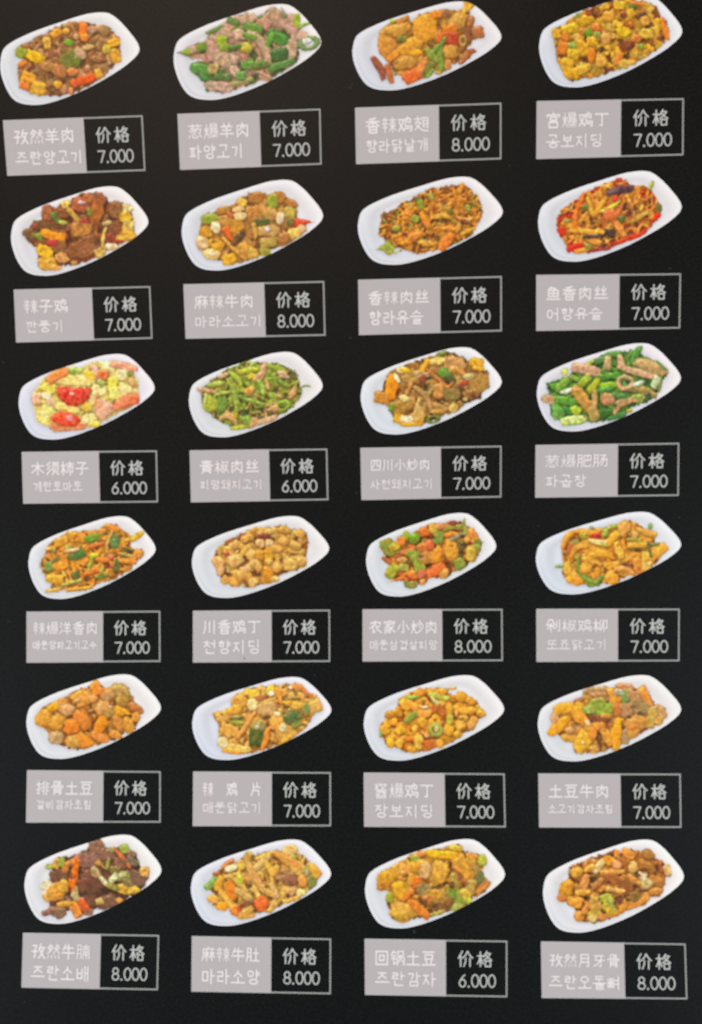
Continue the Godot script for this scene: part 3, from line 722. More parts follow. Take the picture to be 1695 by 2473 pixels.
	dish("printed picture of tan intestine slices on bright green scallions", Vector3(1285, 820, 370), Vector4(48, 1545, 38, 955), "e2d9dd",
		"150 470 250 420 370 390 430 310 600 250 680 190 830 115 920 130 1090 110 1190 180 1310 240 1420 340 1360 410 1330 520 1270 560 1250 620 1030 710 990 760 900 800 820 830 640 860 560 850 400 880 300 850 200 790 190 680 200 600 180 580", "3c5a28",
		"scallion_leaf C 60 100 0.38 7 4a8a35,3f7a30,6aa040,3a7030,569840",
		"intestine_slice C 515 605 150 62 54 dc944c; intestine_slice C 630 745 105 54 74 d2985c; intestine_slice S 650 615 105 34 88 ca9260; intestine_slice B 780 620 82 66 12 c4865e; intestine_slice S 955 665 140 46 -28 cb966c 0.45; intestine_ring R 965 450 98 85 0 d0a074; intestine_slice S 1150 540 155 44 14 bb8c54 0.25; intestine_slice B 1230 285 195 72 18 ce9c72; intestine_slice S 1090 340 215 38 17 dda47e; intestine_slice C 560 312 155 56 12 dea688; intestine_slice C 785 245 42 72 5 daaa7c; intestine_slice C 925 230 34 72 -20 deac8c; intestine_slice L 175 620 82 48 15 d49876; scallion_leaf C 310 470 96 41 -40 72b144; scallion_leaf T 200 475 66 50 200 4c8c3a; scallion_leaf C 345 640 129 48 12 529f3a; scallion_leaf C 265 740 94 48 55 4ca342; scallion_leaf C 380 740 69 32 20 327d38; scallion_leaf C 800 385 125 38 -5 3c8e38; scallion C 800 475 95 32 -4 7cc02c; scallion_leaf C 770 515 90 22 -10 42a042; scallion_leaf C 1080 160 106 37 -60 4c9648; scallion_leaf C 840 155 94 30 -10 529444; scallion_leaf C 705 215 63 30 -20 528e4c; scallion C 640 482 92 36 -50 c4b430; scallion C 545 430 75 38 -40 9abc3a; scallion B 455 735 62 44 25 b6c63c; scallion S 430 835 140 44 -6 dde290; scallion S 425 870 115 20 -6 b4c464; scallion S 1095 460 88 24 -18 ccdac4; scallion C 1280 440 38 72 18 d2dabc; scallion_leaf S 1330 465 82 18 -80 7c944c; scallion S 350 540 66 26 -22 e0e6d0; scallion_leaf C 760 765 168 41 -10 32702f; scallion_leaf S 880 800 105 28 -18 3c7c3a; scallion C 1010 740 30 20 -20 c4b444; scallion L 1110 610 76 44 0 a4ac54; scallion C 340 340 32 36 -30 dad474; scallion_leaf C 900 590 123 29 5 3f7f44; scallion_leaf C 440 400 56 25 20 a8ac44; scallion_leaf C 1200 600 67 25 -60 3a5a40; scallion_leaf S 1340 270 80 18 40 6a8a50; scallion_leaf S 240 760 30 80 0 58b050; scallion C 600 240 40 22 -30 c8c860; gap G 1000 440 36 30 0 3c5248; gap G 690 600 20 70 0 3e4a28; gap G 1190 440 50 40 0 2f4a34; gap G 820 420 50 24 0 265a2c; gap G 300 570 60 14 0 3a5a34; gap G 1000 545 60 24 0 6a4838; gap G 860 690 30 40 0 4a4430; gap G 550 790 26 30 0 9a6a4a")

	dish("printed picture of orange pork strips with dark cilantro leaves", Vector3(55, 1235, 335), Vector4(65, 1525, 55, 1005), "e2dedd",
		"190 590 260 500 280 400 420 310 520 240 720 220 860 220 940 160 1080 150 1140 230 1250 280 1240 350 1240 430 1370 440 1375 510 1300 590 1210 690 1100 750 870 830 700 910 500 900 300 920 340 840 270 750 230 700", "9a5420",
		"pork_strip S 75 125 0.18 9 e09432,d98a2e,cf8a40,e8a648,e29a3a 0 180; cilantro_leaf L 26 40 0.6 0.8 5a7a35,6a8a3a",
		"cilantro_leaf L 790 308 90 46 -18 4e9638; cilantro_leaf L 640 490 70 62 -40 3f7f3a; cilantro_leaf L 570 530 66 34 10 3a6c34; cilantro_leaf L 300 632 58 62 -20 5f9646; cilantro_leaf L 370 560 46 26 -30 6a6a3c; cilantro_leaf L 1050 320 66 70 0 4e7c44; cilantro_leaf L 1050 370 54 46 0 3f8f50; celery_strip S 985 350 135 20 -76 c4a456 0.15; celery_strip C 825 505 62 28 -8 c4c638; celery_strip S 780 600 84 24 -72 9ca43e; cilantro_leaf L 910 745 76 28 -12 5c8c3c; cilantro_leaf L 605 730 52 36 -20 4a6c36; celery_strip S 560 820 128 20 -16 a4a44c; celery_strip S 1190 495 90 18 12 c09a58; cilantro_leaf L 1185 510 70 26 5 5f7236; cilantro_leaf L 1080 620 34 80 10 4a6a36; pork_strip S 1310 290 95 34 -33 daa232; shrimp B 1325 485 64 54 0 dc9048; pork_strip S 370 775 105 60 8 ecaa34; pork_strip S 350 905 92 24 -8 e2aa54; pork_strip S 560 445 88 20 -10 e4b498; pork_strip S 650 890 155 24 -8 e29436; chili_strip S 830 395 90 20 -18 cc6434; celery_strip L 520 410 44 24 -20 a4b456; pork_strip L 430 625 96 44 0 eba236; pork_strip L 620 290 110 66 5 e89a3c; pork_strip L 440 350 90 56 -20 e4983a; pork_strip S 940 570 120 30 20 d8803a 0.3; pork_strip S 800 690 110 34 -15 dc7a34 0.2; pork_strip S 1180 570 80 36 5 e89438; cilantro_leaf L 360 445 24 26 0 6a8a40; celery_strip S 910 670 46 26 -70 b0ac4c; pork_strip S 1030 190 90 40 20 e29038; celery_strip S 1010 520 30 30 0 e07a58; pork_strip S 1250 560 60 60 0 e08a3c; cilantro_leaf L 1200 440 60 24 20 5a5a3c; gap G 960 630 56 62 0 7c3424; gap G 750 775 80 36 -10 6a3224; gap G 690 640 46 30 0 8a4a28; gap G 600 310 40 24 -60 c06a28; gap G 1170 610 60 18 0 8a3a24; gap G 480 780 26 40 0 7a5a2c; gap G 900 340 50 16 0 8a5a30; gap G 1000 410 30 24 0 7a4a34; gap G 1210 450 40 18 20 4a3c30; gap G 400 720 60 14 0 b0641e")

	dish("printed picture of pale golden chicken dice topped by one dark red chili", Vector3(450, 1235, 355), Vector4(60, 1547, 50, 937), "e0dcdb",
		"300 530 330 400 430 330 550 270 700 190 930 165 1040 150 1180 195 1290 220 1320 320 1300 480 1290 590 1200 630 1010 690 990 750 780 795 690 815 500 800 390 780 350 660", "8c4a1a",
		"chicken_dice B 40 62 0.8 9 d9ae58,cf9f48,e0bb70,c8923c,d6a850; peanut B 20 30 0.6 0.7 8a4a30,7a4028",
		"chili_pepper B 835 276 72 36 -6 6e2c2c; chili_pepper C 800 270 36 30 0 8a3a3c; chili_piece C 440 462 24 22 0 c44434; chicken_dice B 530 540 105 78 -10 dcb264; chicken_dice B 600 695 112 72 10 d8a454; chicken_dice B 640 620 64 50 0 e4be7c; chicken_dice B 735 560 62 62 0 e2b464; chicken_dice C 890 470 48 110 6 de9e34; chicken_dice C 880 685 62 92 5 de9632; chicken_dice B 1120 575 82 78 0 dab05c; chicken_dice R 1140 590 60 50 0 dcb460; chicken_dice B 985 610 62 60 0 dba850; chicken_dice B 722 770 66 54 0 e4bd6a; chicken_dice B 520 765 62 60 0 dda84e; chicken_dice C 800 345 48 46 10 e6bf80; chicken_dice C 900 342 46 38 0 e2be8c; chicken_dice B 960 735 54 36 -10 e2bc6c; chicken_dice B 345 550 62 66 0 d6a864; chicken_dice B 420 745 50 56 0 cf9f4c; chicken_dice B 370 640 46 60 20 e0ac70; chicken_dice B 700 470 46 66 30 dfb566; chicken_dice B 640 430 90 46 -40 d8a550; chicken_dice C 800 470 50 56 0 d8953a; chicken_dice B 980 400 60 46 0 dcaa4c; chicken_dice B 1180 370 72 50 20 d0a44c; chicken_dice B 1250 540 60 60 0 d8aa54; chicken_dice B 1050 320 60 50 0 d8ac58; chicken_dice B 1060 200 70 46 10 d2a450; chicken_dice B 1230 240 66 46 0 cfa24e; chicken_dice B 660 290 76 46 -15 d0a050; chicken_dice B 890 545 44 40 0 e8b05c; chicken_dice B 780 610 46 46 0 d8a850; chicken_dice B 900 220 66 30 -10 d6ae6c; gap G 785 690 46 32 0 503424; gap G 590 590 66 24 -15 6a4a28; gap G 1030 525 26 38 0 5c3c2c; gap G 635 755 44 30 0 7a3c24; gap G 1060 655 80 24 -15 6c3c20; gap G 460 690 40 24 0 7a4a30; gap G 1165 300 36 16 10 5c4a30; gap G 1170 470 60 24 -10 7a5434; gap G 560 450 44 14 -40 8a4a30; gap G 640 510 24 50 -30 7a5a30; gap G 800 790 70 16 0 b05c20; gap G 830 540 20 60 0 b0641e; gap G 700 325 40 14 0 8a5434")

	dish("printed picture of green peppers, red chilies and crisp orange pork pieces", Vector3(870, 1225, 340), Vector4(65, 1537, 65, 1010), "dfdddc",
		"250 420 420 405 440 350 500 300 580 310 700 230 830 190 1060 170 1150 170 1220 220 1330 330 1370 400 1350 500 1300 600 1190 660 1140 690 1040 740 980 790 780 800 720 870 640 850 580 880 500 840 370 840 380 790 300 780 310 700 340 660 280 590 290 560", "5c2a18",
		"pork_piece B 45 66 0.75 3 e08a38,d97a34,d47038; green_pepper L 45 66 0.6 2 7a9a38,8aa03a,6a8034; chili_piece C 38 56 0.5 2 d85a28,c85030",
		"green_pepper L 340 455 125 88 22 849a3a; green_pepper T 270 430 80 50 215 7c9a44; green_pepper L 390 455 66 42 -20 bca83e; chili_piece S 505 510 125 30 -22 bc5c3c; green_pepper B 612 355 70 62 0 52a42e; green_pepper B 518 320 44 54 0 9cae3c; carrot_piece C 458 385 54 52 10 e2823e; green_pepper C 885 345 62 80 15 5c9e3a; pork_piece B 1030 490 90 118 -12 e29c3a; pork_piece B 870 545 82 98 22 e69a34; pork_piece B 745 570 78 82 -15 dc9048; pork_piece B 700 455 66 56 0 da763c; pork_piece B 780 430 60 60 0 d86a3c; carrot_piece C 720 275 62 56 -20 e2782f; potato_piece B 820 242 52 60 0 dcac4c; pork_piece B 905 215 50 46 0 d08a5c; green_pepper S 620 595 140 72 62 92a43c 0.55; green_pepper B 665 655 84 44 30 92b03e; green_pepper C 362 715 62 96 32 9cb23c; green_pepper C 495 680 64 46 10 a2aa4c; chili_piece T 480 790 165 52 160 ea6c2c; chili_piece C 570 770 82 50 -12 ea8c32; chili_piece B 690 745 56 68 25 da7252; shrimp S 850 715 118 64 -35 e27434; shrimp B 945 750 66 56 -35 d2a24c; green_pepper C 1120 640 72 70 -12 7e9e3c; potato_piece C 1250 525 58 88 4 d4aa4c; pork_piece C 1262 320 58 96 -28 dc924a; green_pepper T 1345 400 52 44 0 5e943a; scallion_stem S 1080 335 84 26 -28 829e78; green_pepper S 1075 232 145 36 -4 989840 0.15; green_pepper T 1165 195 76 40 -75 7e943c; chili_piece S 1020 305 80 28 -10 e27c34; green_pepper L 1115 490 62 78 0 5c5e36; green_pepper L 570 875 78 40 14 829240; potato_piece B 700 845 40 42 10 dca454; chili_piece S 300 605 66 26 35 b8643e; green_pepper C 1190 285 26 52 10 8c9e44; pork_piece B 470 595 60 36 0 d89c54; potato_piece B 1210 370 40 42 0 d49c50; green_pepper L 1320 470 44 56 0 98983c; chili_piece B 1050 175 46 26 0 8a3c38; gap G 1000 640 64 40 10 34201c; gap G 780 665 50 32 0 342018; gap G 690 560 34 40 0 7a4a54; gap G 1140 420 40 26 0 402c24; gap G 1150 510 40 40 0 3c3020; gap G 560 670 30 40 20 6a2c1c; gap G 820 340 30 30 0 50281c; gap G 540 800 50 30 10 b04440; gap G 420 530 70 14 -10 4c3020; gap G 1020 720 30 50 0 44342a; gap G 930 570 26 50 0 b0542c; gap G 1150 330 40 24 0 4a3026; gap G 1040 440 30 20 0 d06a2c")

	dish("printed picture of golden chicken strips with thin green beans and a red chili bit", Vector3(1285, 1225, 370), Vector4(38, 1548, 48, 905), "dadbe1",
		"310 690 320 600 310 420 440 270 560 235 700 210 870 195 960 130 1070 160 1170 220 1280 270 1270 380 1380 470 1240 620 1150 680 950 720 890 780 780 795 640 800 480 805 390 780", "9c5a20",
		"chicken_strip S 75 125 0.24 9 e0a03a,dc9530,e6ad48,cf8c38,daa044 0 180",
		"green_bean S 478 580 96 24 -86 528e34; green_bean S 560 740 115 28 30 5e983a; green_bean S 700 752 72 22 -40 5c8c38; green_bean L 630 795 74 34 0 5c963c; green_bean S 320 615 84 17 -4 4c944e; green_bean S 805 215 85 24 -20 829e3c; green_bean S 760 275 40 34 -40 8a9a44; green_bean S 1070 340 76 18 4 7e9e3e; green_bean S 1085 432 100 20 3 665a2c; green_bean S 1220 440 90 20 75 5c6438; green_bean L 1230 200 20 32 0 62a254; green_bean L 612 215 22 20 0 7a9a58; green_bean L 530 302 38 30 0 92963c; green_bean L 450 362 38 30 0 829258; chili_bit C 668 300 48 32 -10 bc2e2c; chili_strip S 395 430 66 26 -62 a65238; onion_strip S 690 358 108 26 8 efd094; green_bean S 722 392 62 14 8 b4b454; chicken_strip B 560 632 78 60 0 e2a43c; chicken_strip S 690 510 160 42 -12 e09a34 0.5; chicken_strip S 1100 610 90 52 80 da8c40; potato_piece C 1185 625 58 72 12 eac264; potato_piece C 1180 520 50 62 5 e8b850; chicken_strip S 1300 460 115 66 -38 e2ac3c; chicken_strip S 1090 395 105 34 -3 db9e3c; chicken_strip B 830 735 78 72 0 e79e3c; chicken_strip B 440 740 92 72 15 e2a23c; chicken_strip S 470 440 115 36 -32 df9e40 0.5; chicken_strip B 955 225 62 92 28 dfa456; green_bean L 1275 385 54 20 -10 5e7444; chicken_strip S 830 330 90 46 -50 e6a838; chicken_strip S 900 450 90 40 70 e8b048; chicken_strip S 370 330 120 34 -55 e0983a 0.3; chicken_strip S 590 260 130 34 8 e49a38; chicken_strip S 960 660 120 34 10 d8944c 0.4; chicken_strip B 1060 290 40 50 0 d0a058; chicken_strip S 1190 260 110 34 15 d49c44; chicken_strip B 360 640 50 70 0 e6a840; chicken_strip S 620 560 110 30 20 e2a044; gap G 990 598 80 34 6 64443c; gap G 640 630 34 60 40 8a5a2c; gap G 1030 290 26 44 0 7a5a44; gap G 500 470 40 26 0 b0682a; gap G 740 560 70 24 0 b8702c; gap G 440 320 26 34 0 8a6a3c; gap G 890 400 24 34 0 a8742c; gap G 870 680 30 24 0 a8602c; gap G 1110 660 30 34 0 b8603c; gap G 850 500 40 22 20 b06a24; gap G 1100 450 50 14 0 4a3a28")

	dish("printed picture of glossy orange potato chunks braised with ribs", Vector3(50, 1615, 350), Vector4(62, 1540, 62, 990), "e5e0dd",
		"170 600 240 430 320 390 480 330 640 220 750 205 760 160 830 125 890 190 980 210 1100 175 1190 260 1230 300 1240 370 1350 450 1300 560 1240 680 1120 705 1050 765 930 810 780 845 640 890 480 855 420 820 345 800 310 700 270 640", "7c4a22",
		"rib_piece B 60 90 0.75 6 cc8430,bb7832,c27e36,a87034,b48044",
		"potato_chunk B 250 545 112 84 -52 de9e3e; potato_chunk C 360 422 70 56 -40 e8a828; potato_chunk B 560 635 92 84 10 ea8822; potato_chunk B 680 560 138 76 50 d2802f; potato_chunk B 882 610 115 66 -66 e88b20; potato_chunk B 695 790 110 72 32 e09230; potato_chunk B 590 810 104 72 10 cb964c; potato_chunk B 870 745 118 54 26 d78c42; potato_chunk B 1030 720 88 46 25 cb9240; potato_chunk B 1185 620 66 96 -10 db963c; potato_chunk T 1135 480 110 72 15 e2a630; potato_chunk B 1070 590 115 62 64 bb8442; rib_piece B 385 755 84 80 0 bb9c74; potato_chunk B 820 190 68 62 0 e7923e; potato_chunk C 850 252 70 40 -8 e08a34; rib_piece B 500 445 95 76 10 cfa272; rib_piece B 890 430 95 66 -45 db9c5a; rib_piece B 680 335 125 82 -28 db9c4c; rib_piece B 1090 232 112 72 20 c09c5c; rib_piece B 1110 350 84 72 0 b08644; rib_piece B 1260 425 108 46 28 b87842; potato_chunk B 1270 530 46 58 10 d2923a; potato_chunk B 400 590 105 82 -40 cb923c; rib_piece B 960 290 92 70 -10 bf945c; potato_chunk B 620 290 80 46 -30 e0a044; rib_piece B 450 370 70 46 -20 d89448; rib_piece B 960 480 70 62 20 b8904a; glint B 622 345 28 13 -10 eacca4; glint B 990 420 22 13 30 dcc4a8; glint B 860 340 1 1 0 e0c090; rib_piece B 790 330 60 46 0 d09850; gap G 770 490 64 36 0 5e4232; gap G 740 690 56 26 0 3e2c20; gap G 1030 375 26 52 0 5e4434; gap G 600 395 34 24 0 6e5238; gap G 960 690 26 40 0 5e422c; gap G 495 720 24 30 0 6a4c30; gap G 1200 510 22 40 0 7a5434; gap G 360 490 26 34 -40 9a6a38; gap G 545 525 34 20 0 8a4a2c; gap G 790 560 26 50 0 7a4a2a")

	dish("printed picture of yellow shredded stir fry with dark green cucumber pieces", Vector3(450, 1620, 360), Vector4(62, 1548, 66, 952), "dcd9e2",
		"270 455 480 400 490 275 640 200 720 170 880 160 980 150 1200 135 1300 230 1410 275 1440 380 1360 470 1290 590 1170 680 1000 785 860 830 680 880 450 870 340 800 350 680 340 560", "93602a",
		"chicken_shred S 45 76 0.38 8 dca850,d09a48,e6bb68,c98a38,d8a24c; egg_shred L 34 56 0.6 2 eec060,e8b048",
		"cucumber_piece C 742 700 80 112 3 3e5a2c; cucumber_piece B 762 595 82 52 0 8c8c4c; glint B 755 602 32 22 0 c8caa6; cucumber_piece B 1128 495 106 70 -26 3c6e34; cucumber_skin L 1180 572 64 34 -28 6c843c; cucumber_skin L 1280 400 42 62 0 6c8e44; green_bean S 540 550 74 27 6 8ea63a; green_bean S 540 508 74 18 -5 5c5a34; carrot_strip S 850 722 135 32 -72 e2862f; carrot_strip S 640 580 180 28 -56 db924c; chili_strip S 1280 230 84 18 36 d2723e; carrot_piece L 1180 172 66 32 10 de863c; egg_piece L 700 245 76 54 20 f4cc4c; egg_piece L 900 205 42 62 0 f6d24e; egg_piece L 540 830 155 46 5 efc464; egg_piece S 480 865 105 24 8 ea982c; egg_white B 910 245 32 26 0 f2ecd4; egg_piece L 705 360 54 64 0 f0dca6; chicken_piece B 970 565 82 108 -15 dba64c; onion_piece B 1025 602 44 48 10 eedcae; chicken_shred S 1140 345 112 28 5 ddaa3c; chicken_piece C 1180 375 70 36 0 e2ae48; potato_piece C 1370 385 82 66 -20 e0b25c; egg_piece L 510 420 86 42 -15 eaaa3c; chili_piece L 785 285 66 26 0 ac6c3e; chicken_piece L 850 400 105 86 -20 d2a464; chicken_piece L 1060 660 110 62 -40 dba44c; mushroom S 1120 298 105 14 -3 7c623a; chicken_piece L 570 330 80 66 -20 dc9c48; chicken_piece L 460 640 100 70 10 dca04c; egg_piece B 970 460 40 26 0 f0d8a8; onion_piece L 390 770 60 60 20 eed09c; chicken_piece L 1010 230 80 50 0 e6a850; glint B 1118 180 22 18 0 f4e8d0; egg_piece S 990 260 90 26 75 e89c3c; chicken_piece S 1080 720 120 34 -35 d8a044; gap G 840 500 64 42 0 5e3e2a; gap G 1060 395 54 42 0 5e4430; gap G 640 440 46 22 -20 7a4c2c; gap G 930 640 36 24 0 6a402c; gap G 860 570 24 34 0 5a4230; gap G 960 770 70 14 -12 7a4630; gap G 620 690 40 50 0 9a6a34; gap G 990 390 40 30 20 6a4a34; gap G 1250 500 40 40 0 8a7034; gap G 640 270 26 20 0 a07038")

	dish("printed picture of round golden chicken dice with sliced scallion pieces", Vector3(865, 1615, 365), Vector4(58, 1537, 68, 968), "deDBDC",
		"230 600 280 560 290 460 400 420 440 310 580 240 650 205 780 215 900 205 1000 290 1040 270 1100 250 1150 300 1240 340 1325 460 1310 500 1240 560 1220 630 1090 690 1060 730 900 810 700 860 580 885 480 870 400 830 300 800 240 700", "96481a",
		"chicken_dice B 40 58 0.8 9 e6a634,dc9730,e8b048,cf8a32,e0a03c",
		"scallion_piece C 558 508 92 34 -34 6c9c3c; scallion_piece S 575 300 76 22 -4 7ea440; scallion_piece S 850 290 115 30 12 acbc54; scallion_piece S 800 332 58 20 46 ccd494; scallion_ring R 820 645 76 78 0 9ca44c; scallion_ring B 825 632 30 36 0 dccc96; scallion_piece C 965 535 34 58 4 bcb644; chicken_dice S 962 430 62 34 86 dfac3c; scallion_leaf L 240 685 18 42 0 7ea444; chicken_dice B 340 780 52 60 0 eab434; chicken_dice B 440 655 64 54 -10 eaac2c; chicken_dice B 630 745 50 62 10 e4b144; chicken_dice B 435 790 44 52 20 dfaa3c; chicken_dice C 950 645 62 54 15 eaac3c; chicken_dice B 860 790 42 46 0 e4a43c; chicken_dice B 1150 440 105 44 -6 e2a738; chicken_dice B 1085 295 62 58 0 db9c34; chicken_dice B 1290 470 52 42 10 d49c3c; chicken_dice B 1080 600 58 70 -20 e2a944; chicken_dice B 1190 590 54 52 0 e2a454; chicken_dice B 520 380 76 56 -10 e6a83c; chicken_dice B 600 400 80 50 10 e2a040; chicken_dice B 470 350 46 40 0 e8ae40; chicken_dice B 700 470 92 56 -10 e2a448; chicken_dice B 680 560 60 50 30 e0a038; sauce_patch L 870 440 105 62 30 b2642c; sauce_patch L 740 800 105 58 -8 bc672e; sauce_patch L 540 740 52 30 0 d4742c; food_crumb L 990 208 46 18 -8 d4965c; chicken_dice B 640 255 60 46 -20 e09a38; chicken_dice B 880 240 70 36 0 da9a38; glint B 700 405 44 18 0 e6caa4; glint B 720 705 28 20 0 d2a694; glint B 1035 470 16 40 0 dca878; chicken_dice B 1120 520 46 30 0 d8a84c; chicken_dice B 1220 540 46 44 0 d8a244; chicken_dice B 290 640 60 56 30 e2a434; chicken_dice B 1040 690 44 36 0 d8a038; chicken_dice B 560 850 50 34 10 e29a34; chicken_dice B 640 820 40 34 0 dcb050; chicken_dice B 1180 340 60 40 25 d89a3c; chicken_dice B 330 480 46 42 0 cf9040; gap G 1140 370 40 26 0 9a5a24; gap G 690 650 30 40 0 a05a30; gap G 810 730 60 24 0 7a4a34; gap G 1110 640 60 24 -20 9a5424; gap G 900 590 30 30 0 9a5a30; gap G 340 625 24 18 0 6a5a34; gap G 700 340 40 20 0 b06428; gap G 1090 530 40 20 0 7a5030; gap G 540 600 34 24 0 b86a24; gap G 640 640 30 40 0 a85a24; gap G 900 540 30 60 0 a0502c")

	dish("printed picture of orange potato wedges and beef topped with a bright green herb", Vector3(1285, 1615, 370), Vector4(58, 1548, 66, 962), "e4deda",
		"170 660 230 560 220 420 330 375 450 355 530 310 530 235 700 205 860 215 870 165 1090 195 1210 240 1250 340 1390 460 1330 570 1250 590 1050 720 930 780 840 830 700 860 480 885 440 860 430 780 330 740 280 690", "7c4624",
		"potato_wedge B 50 80 0.7 3 de9a34,e6a838,d8963a; beef_piece L 60 95 0.55 2 b08450,a0744a,c0925c",
		"potato_wedge B 540 735 160 88 -62 e8b236; potato_wedge B 640 645 115 60 -62 e2983c; potato_wedge S 885 675 170 58 -82 eca228 0.15; potato_wedge S 765 680 140 50 64 da963c; potato_wedge B 275 600 140 66 -42 e8a22c; potato_wedge C 330 415 112 60 -8 e8a62e; potato_wedge B 500 500 140 62 42 e8a232; potato_wedge B 385 720 92 44 5 de9c3a; potato_wedge C 480 400 56 50 20 ecb030; herb_leaf L 700 410 165 72 0 7eb038; herb_leaf L 690 360 76 56 0 74ac3c; herb_leaf L 590 430 62 40 0 7cb854; herb_leaf L 900 245 68 30 -6 94bc9c; herb_leaf L 980 245 56 40 0 74aa3c; herb_leaf L 962 320 36 52 0 639254; beef_piece L 700 235 160 48 0 b48e66; beef_piece L 720 300 140 46 0 b0804e; potato_wedge C 830 285 50 92 -22 e29a3c; potato_wedge C 1170 300 56 130 -22 db9638; beef_piece L 1110 410 112 90 10 a88658; beef_piece L 975 430 84 74 0 b08c5c; potato_wedge B 1080 570 125 84 -15 cb923e; carrot_piece B 1045 610 54 34 -20 da7e40; potato_wedge B 1050 665 72 56 -20 d89a44; beef_piece L 1310 450 90 76 20 c4986e; potato_wedge C 1240 510 56 110 12 ca9e54; potato_wedge B 1310 540 60 44 -20 d8a048; beef_piece L 975 700 54 84 10 b09264; sauce_patch L 700 515 112 42 5 8c4832; potato_wedge B 640 840 66 42 0 d29e4a; sauce_patch C 770 490 60 26 5 d09038; glint B 530 768 15 15 0 f4e4b8; glint B 580 560 40 26 40 f0c898; potato_wedge B 600 620 62 44 20 ec9c40; beef_piece L 480 330 60 24 -20 a8684a; beef_piece L 960 185 90 34 5 d09460; potato_wedge C 880 430 42 72 -15 c07038; beef_piece B 390 640 54 44 0 c09458; beef_piece L 1050 280 70 60 0 b0885c; potato_wedge B 230 510 40 60 0 d8a478; gap G 695 745 44 115 -8 532f30; gap G 1000 500 50 24 0 5a3c30; gap G 1120 470 52 26 10 4c3a34; gap G 780 590 40 70 10 8a4a30; gap G 640 530 50 40 0 7a4838; gap G 1050 400 34 30 0 6a5442; gap G 940 600 20 80 0 8a6a40; gap G 420 530 30 30 0 b8741e; gap G 780 270 26 50 -20 806a40; gap G 590 850 40 22 0 a0642c; gap G 1180 640 60 20 -20 9a6430; gap G 570 370 40 20 -20 8a5432")

	dish("printed picture of dark brown beef with a long orange carrot stick and cabbage", Vector3(45, 2005, 360), Vector4(62, 1525, 48, 1000), "e8e0dc",
		"340 830 320 760 260 710 270 600 350 520 370 430 340 390 420 290 540 280 640 250 750 200 770 120 870 110 940 190 1030 190 1100 160 1190 230 1250 260 1300 380 1370 400 1370 510 1340 590 1280 670 1170 710 1090 770 990 820 870 830 740 880 700 890 640 920 600 880 560 850 480 850 440 900 370 900", "483226",
		"beef_piece L 60 105 0.62 8 744c34,82583e,643f2e,946648,7c5440",
		"carrot_stick C 600 445 175 42 -78 ec7220; carrot_stick T 575 600 80 40 95 e8681c; carrot_stick C 560 345 56 34 -20 e8843e; carrot_stick S 1105 290 148 26 50 e2783e; carrot_stick C 690 790 86 48 58 e86632; carrot_stick C 615 850 92 52 66 e88e3e; cabbage L 420 645 120 92 -35 ebac3e; cabbage C 470 600 70 56 -40 ecb43c; cabbage L 315 640 72 112 -20 efdfba; cabbage C 330 700 70 46 -30 e8a448; carrot_stick S 500 785 95 27 -4 e6a236; beef_piece L 440 885 66 56 0 92704e; beef_piece L 305 880 66 30 -12 8c6050; beef_piece L 400 850 90 46 -10 a87e54; beef_piece L 440 490 104 78 0 6e4e3c; beef_piece L 740 325 115 84 0 a06e5e; beef_piece L 835 190 88 84 0 9c6850; beef_piece L 930 270 94 62 0 8e6656; beef_piece L 740 560 95 62 -20 724a36; beef_piece L 800 640 100 60 15 684230; beef_piece L 690 640 76 56 40 7a5038; beef_piece L 850 590 70 50 60 704834; beef_piece L 780 470 110 60 -10 785440; beef_piece C 950 760 104 70 -16 80583f; beef_piece L 1260 510 115 82 15 80604a; beef_piece L 1085 345 84 52 20 8e6048; beef_piece L 750 735 96 82 0 6c4836; onion_piece L 600 670 50 84 -12 d0ba78; onion_piece C 862 760 46 40 -20 ceb262; onion_piece C 1012 512 66 36 -46 dfdaaa; onion_piece C 905 540 66 28 52 dacc98; onion_piece L 820 450 42 62 -20 c4a670; green_stem S 955 360 64 22 -76 8ea644; green_pepper C 1130 200 54 54 -20 9cb04a; green_stem S 465 340 28 62 10 82ae3e; cabbage L 408 355 40 64 15 d0a444; green_stem L 325 390 44 26 0 acac3e; cabbage L 1150 625 115 56 5 dbb444; potato_piece C 1340 450 56 62 8 dfb758; cabbage B 1250 640 56 38 10 dbb444; green_pepper L 1110 490 84 58 0 a2a44e; green_pepper L 1000 600 76 36 20 989a42; carrot_stick B 1080 750 38 32 -10 dc9644; carrot_stick T 880 370 66 34 40 cc8e40; beef_piece L 1220 330 80 50 40 84705c; beef_piece L 1210 260 50 40 0 8a6a58; green_stem L 990 210 40 34 0 a4a45c; beef_piece L 1170 560 70 36 20 8a8048; onion_piece C 1110 480 40 28 -20 c8cc88; green_pepper L 1030 420 60 40 0 8a7c44; carrot_stick C 500 400 40 60 10 d8843c; beef_piece L 740 870 60 40 0 9a6a4c; gap G 700 680 60 40 0 46302c; gap G 930 640 70 30 0 4a342a; gap G 860 810 70 24 0 7a5a38; gap G 510 700 26 50 0 7a5a48; gap G 920 460 40 40 0 5e4630; gap G 1060 690 60 30 0 6a4a34; gap G 560 500 20 50 0 6a3c2c; gap G 600 500 16 30 10 c84c18")

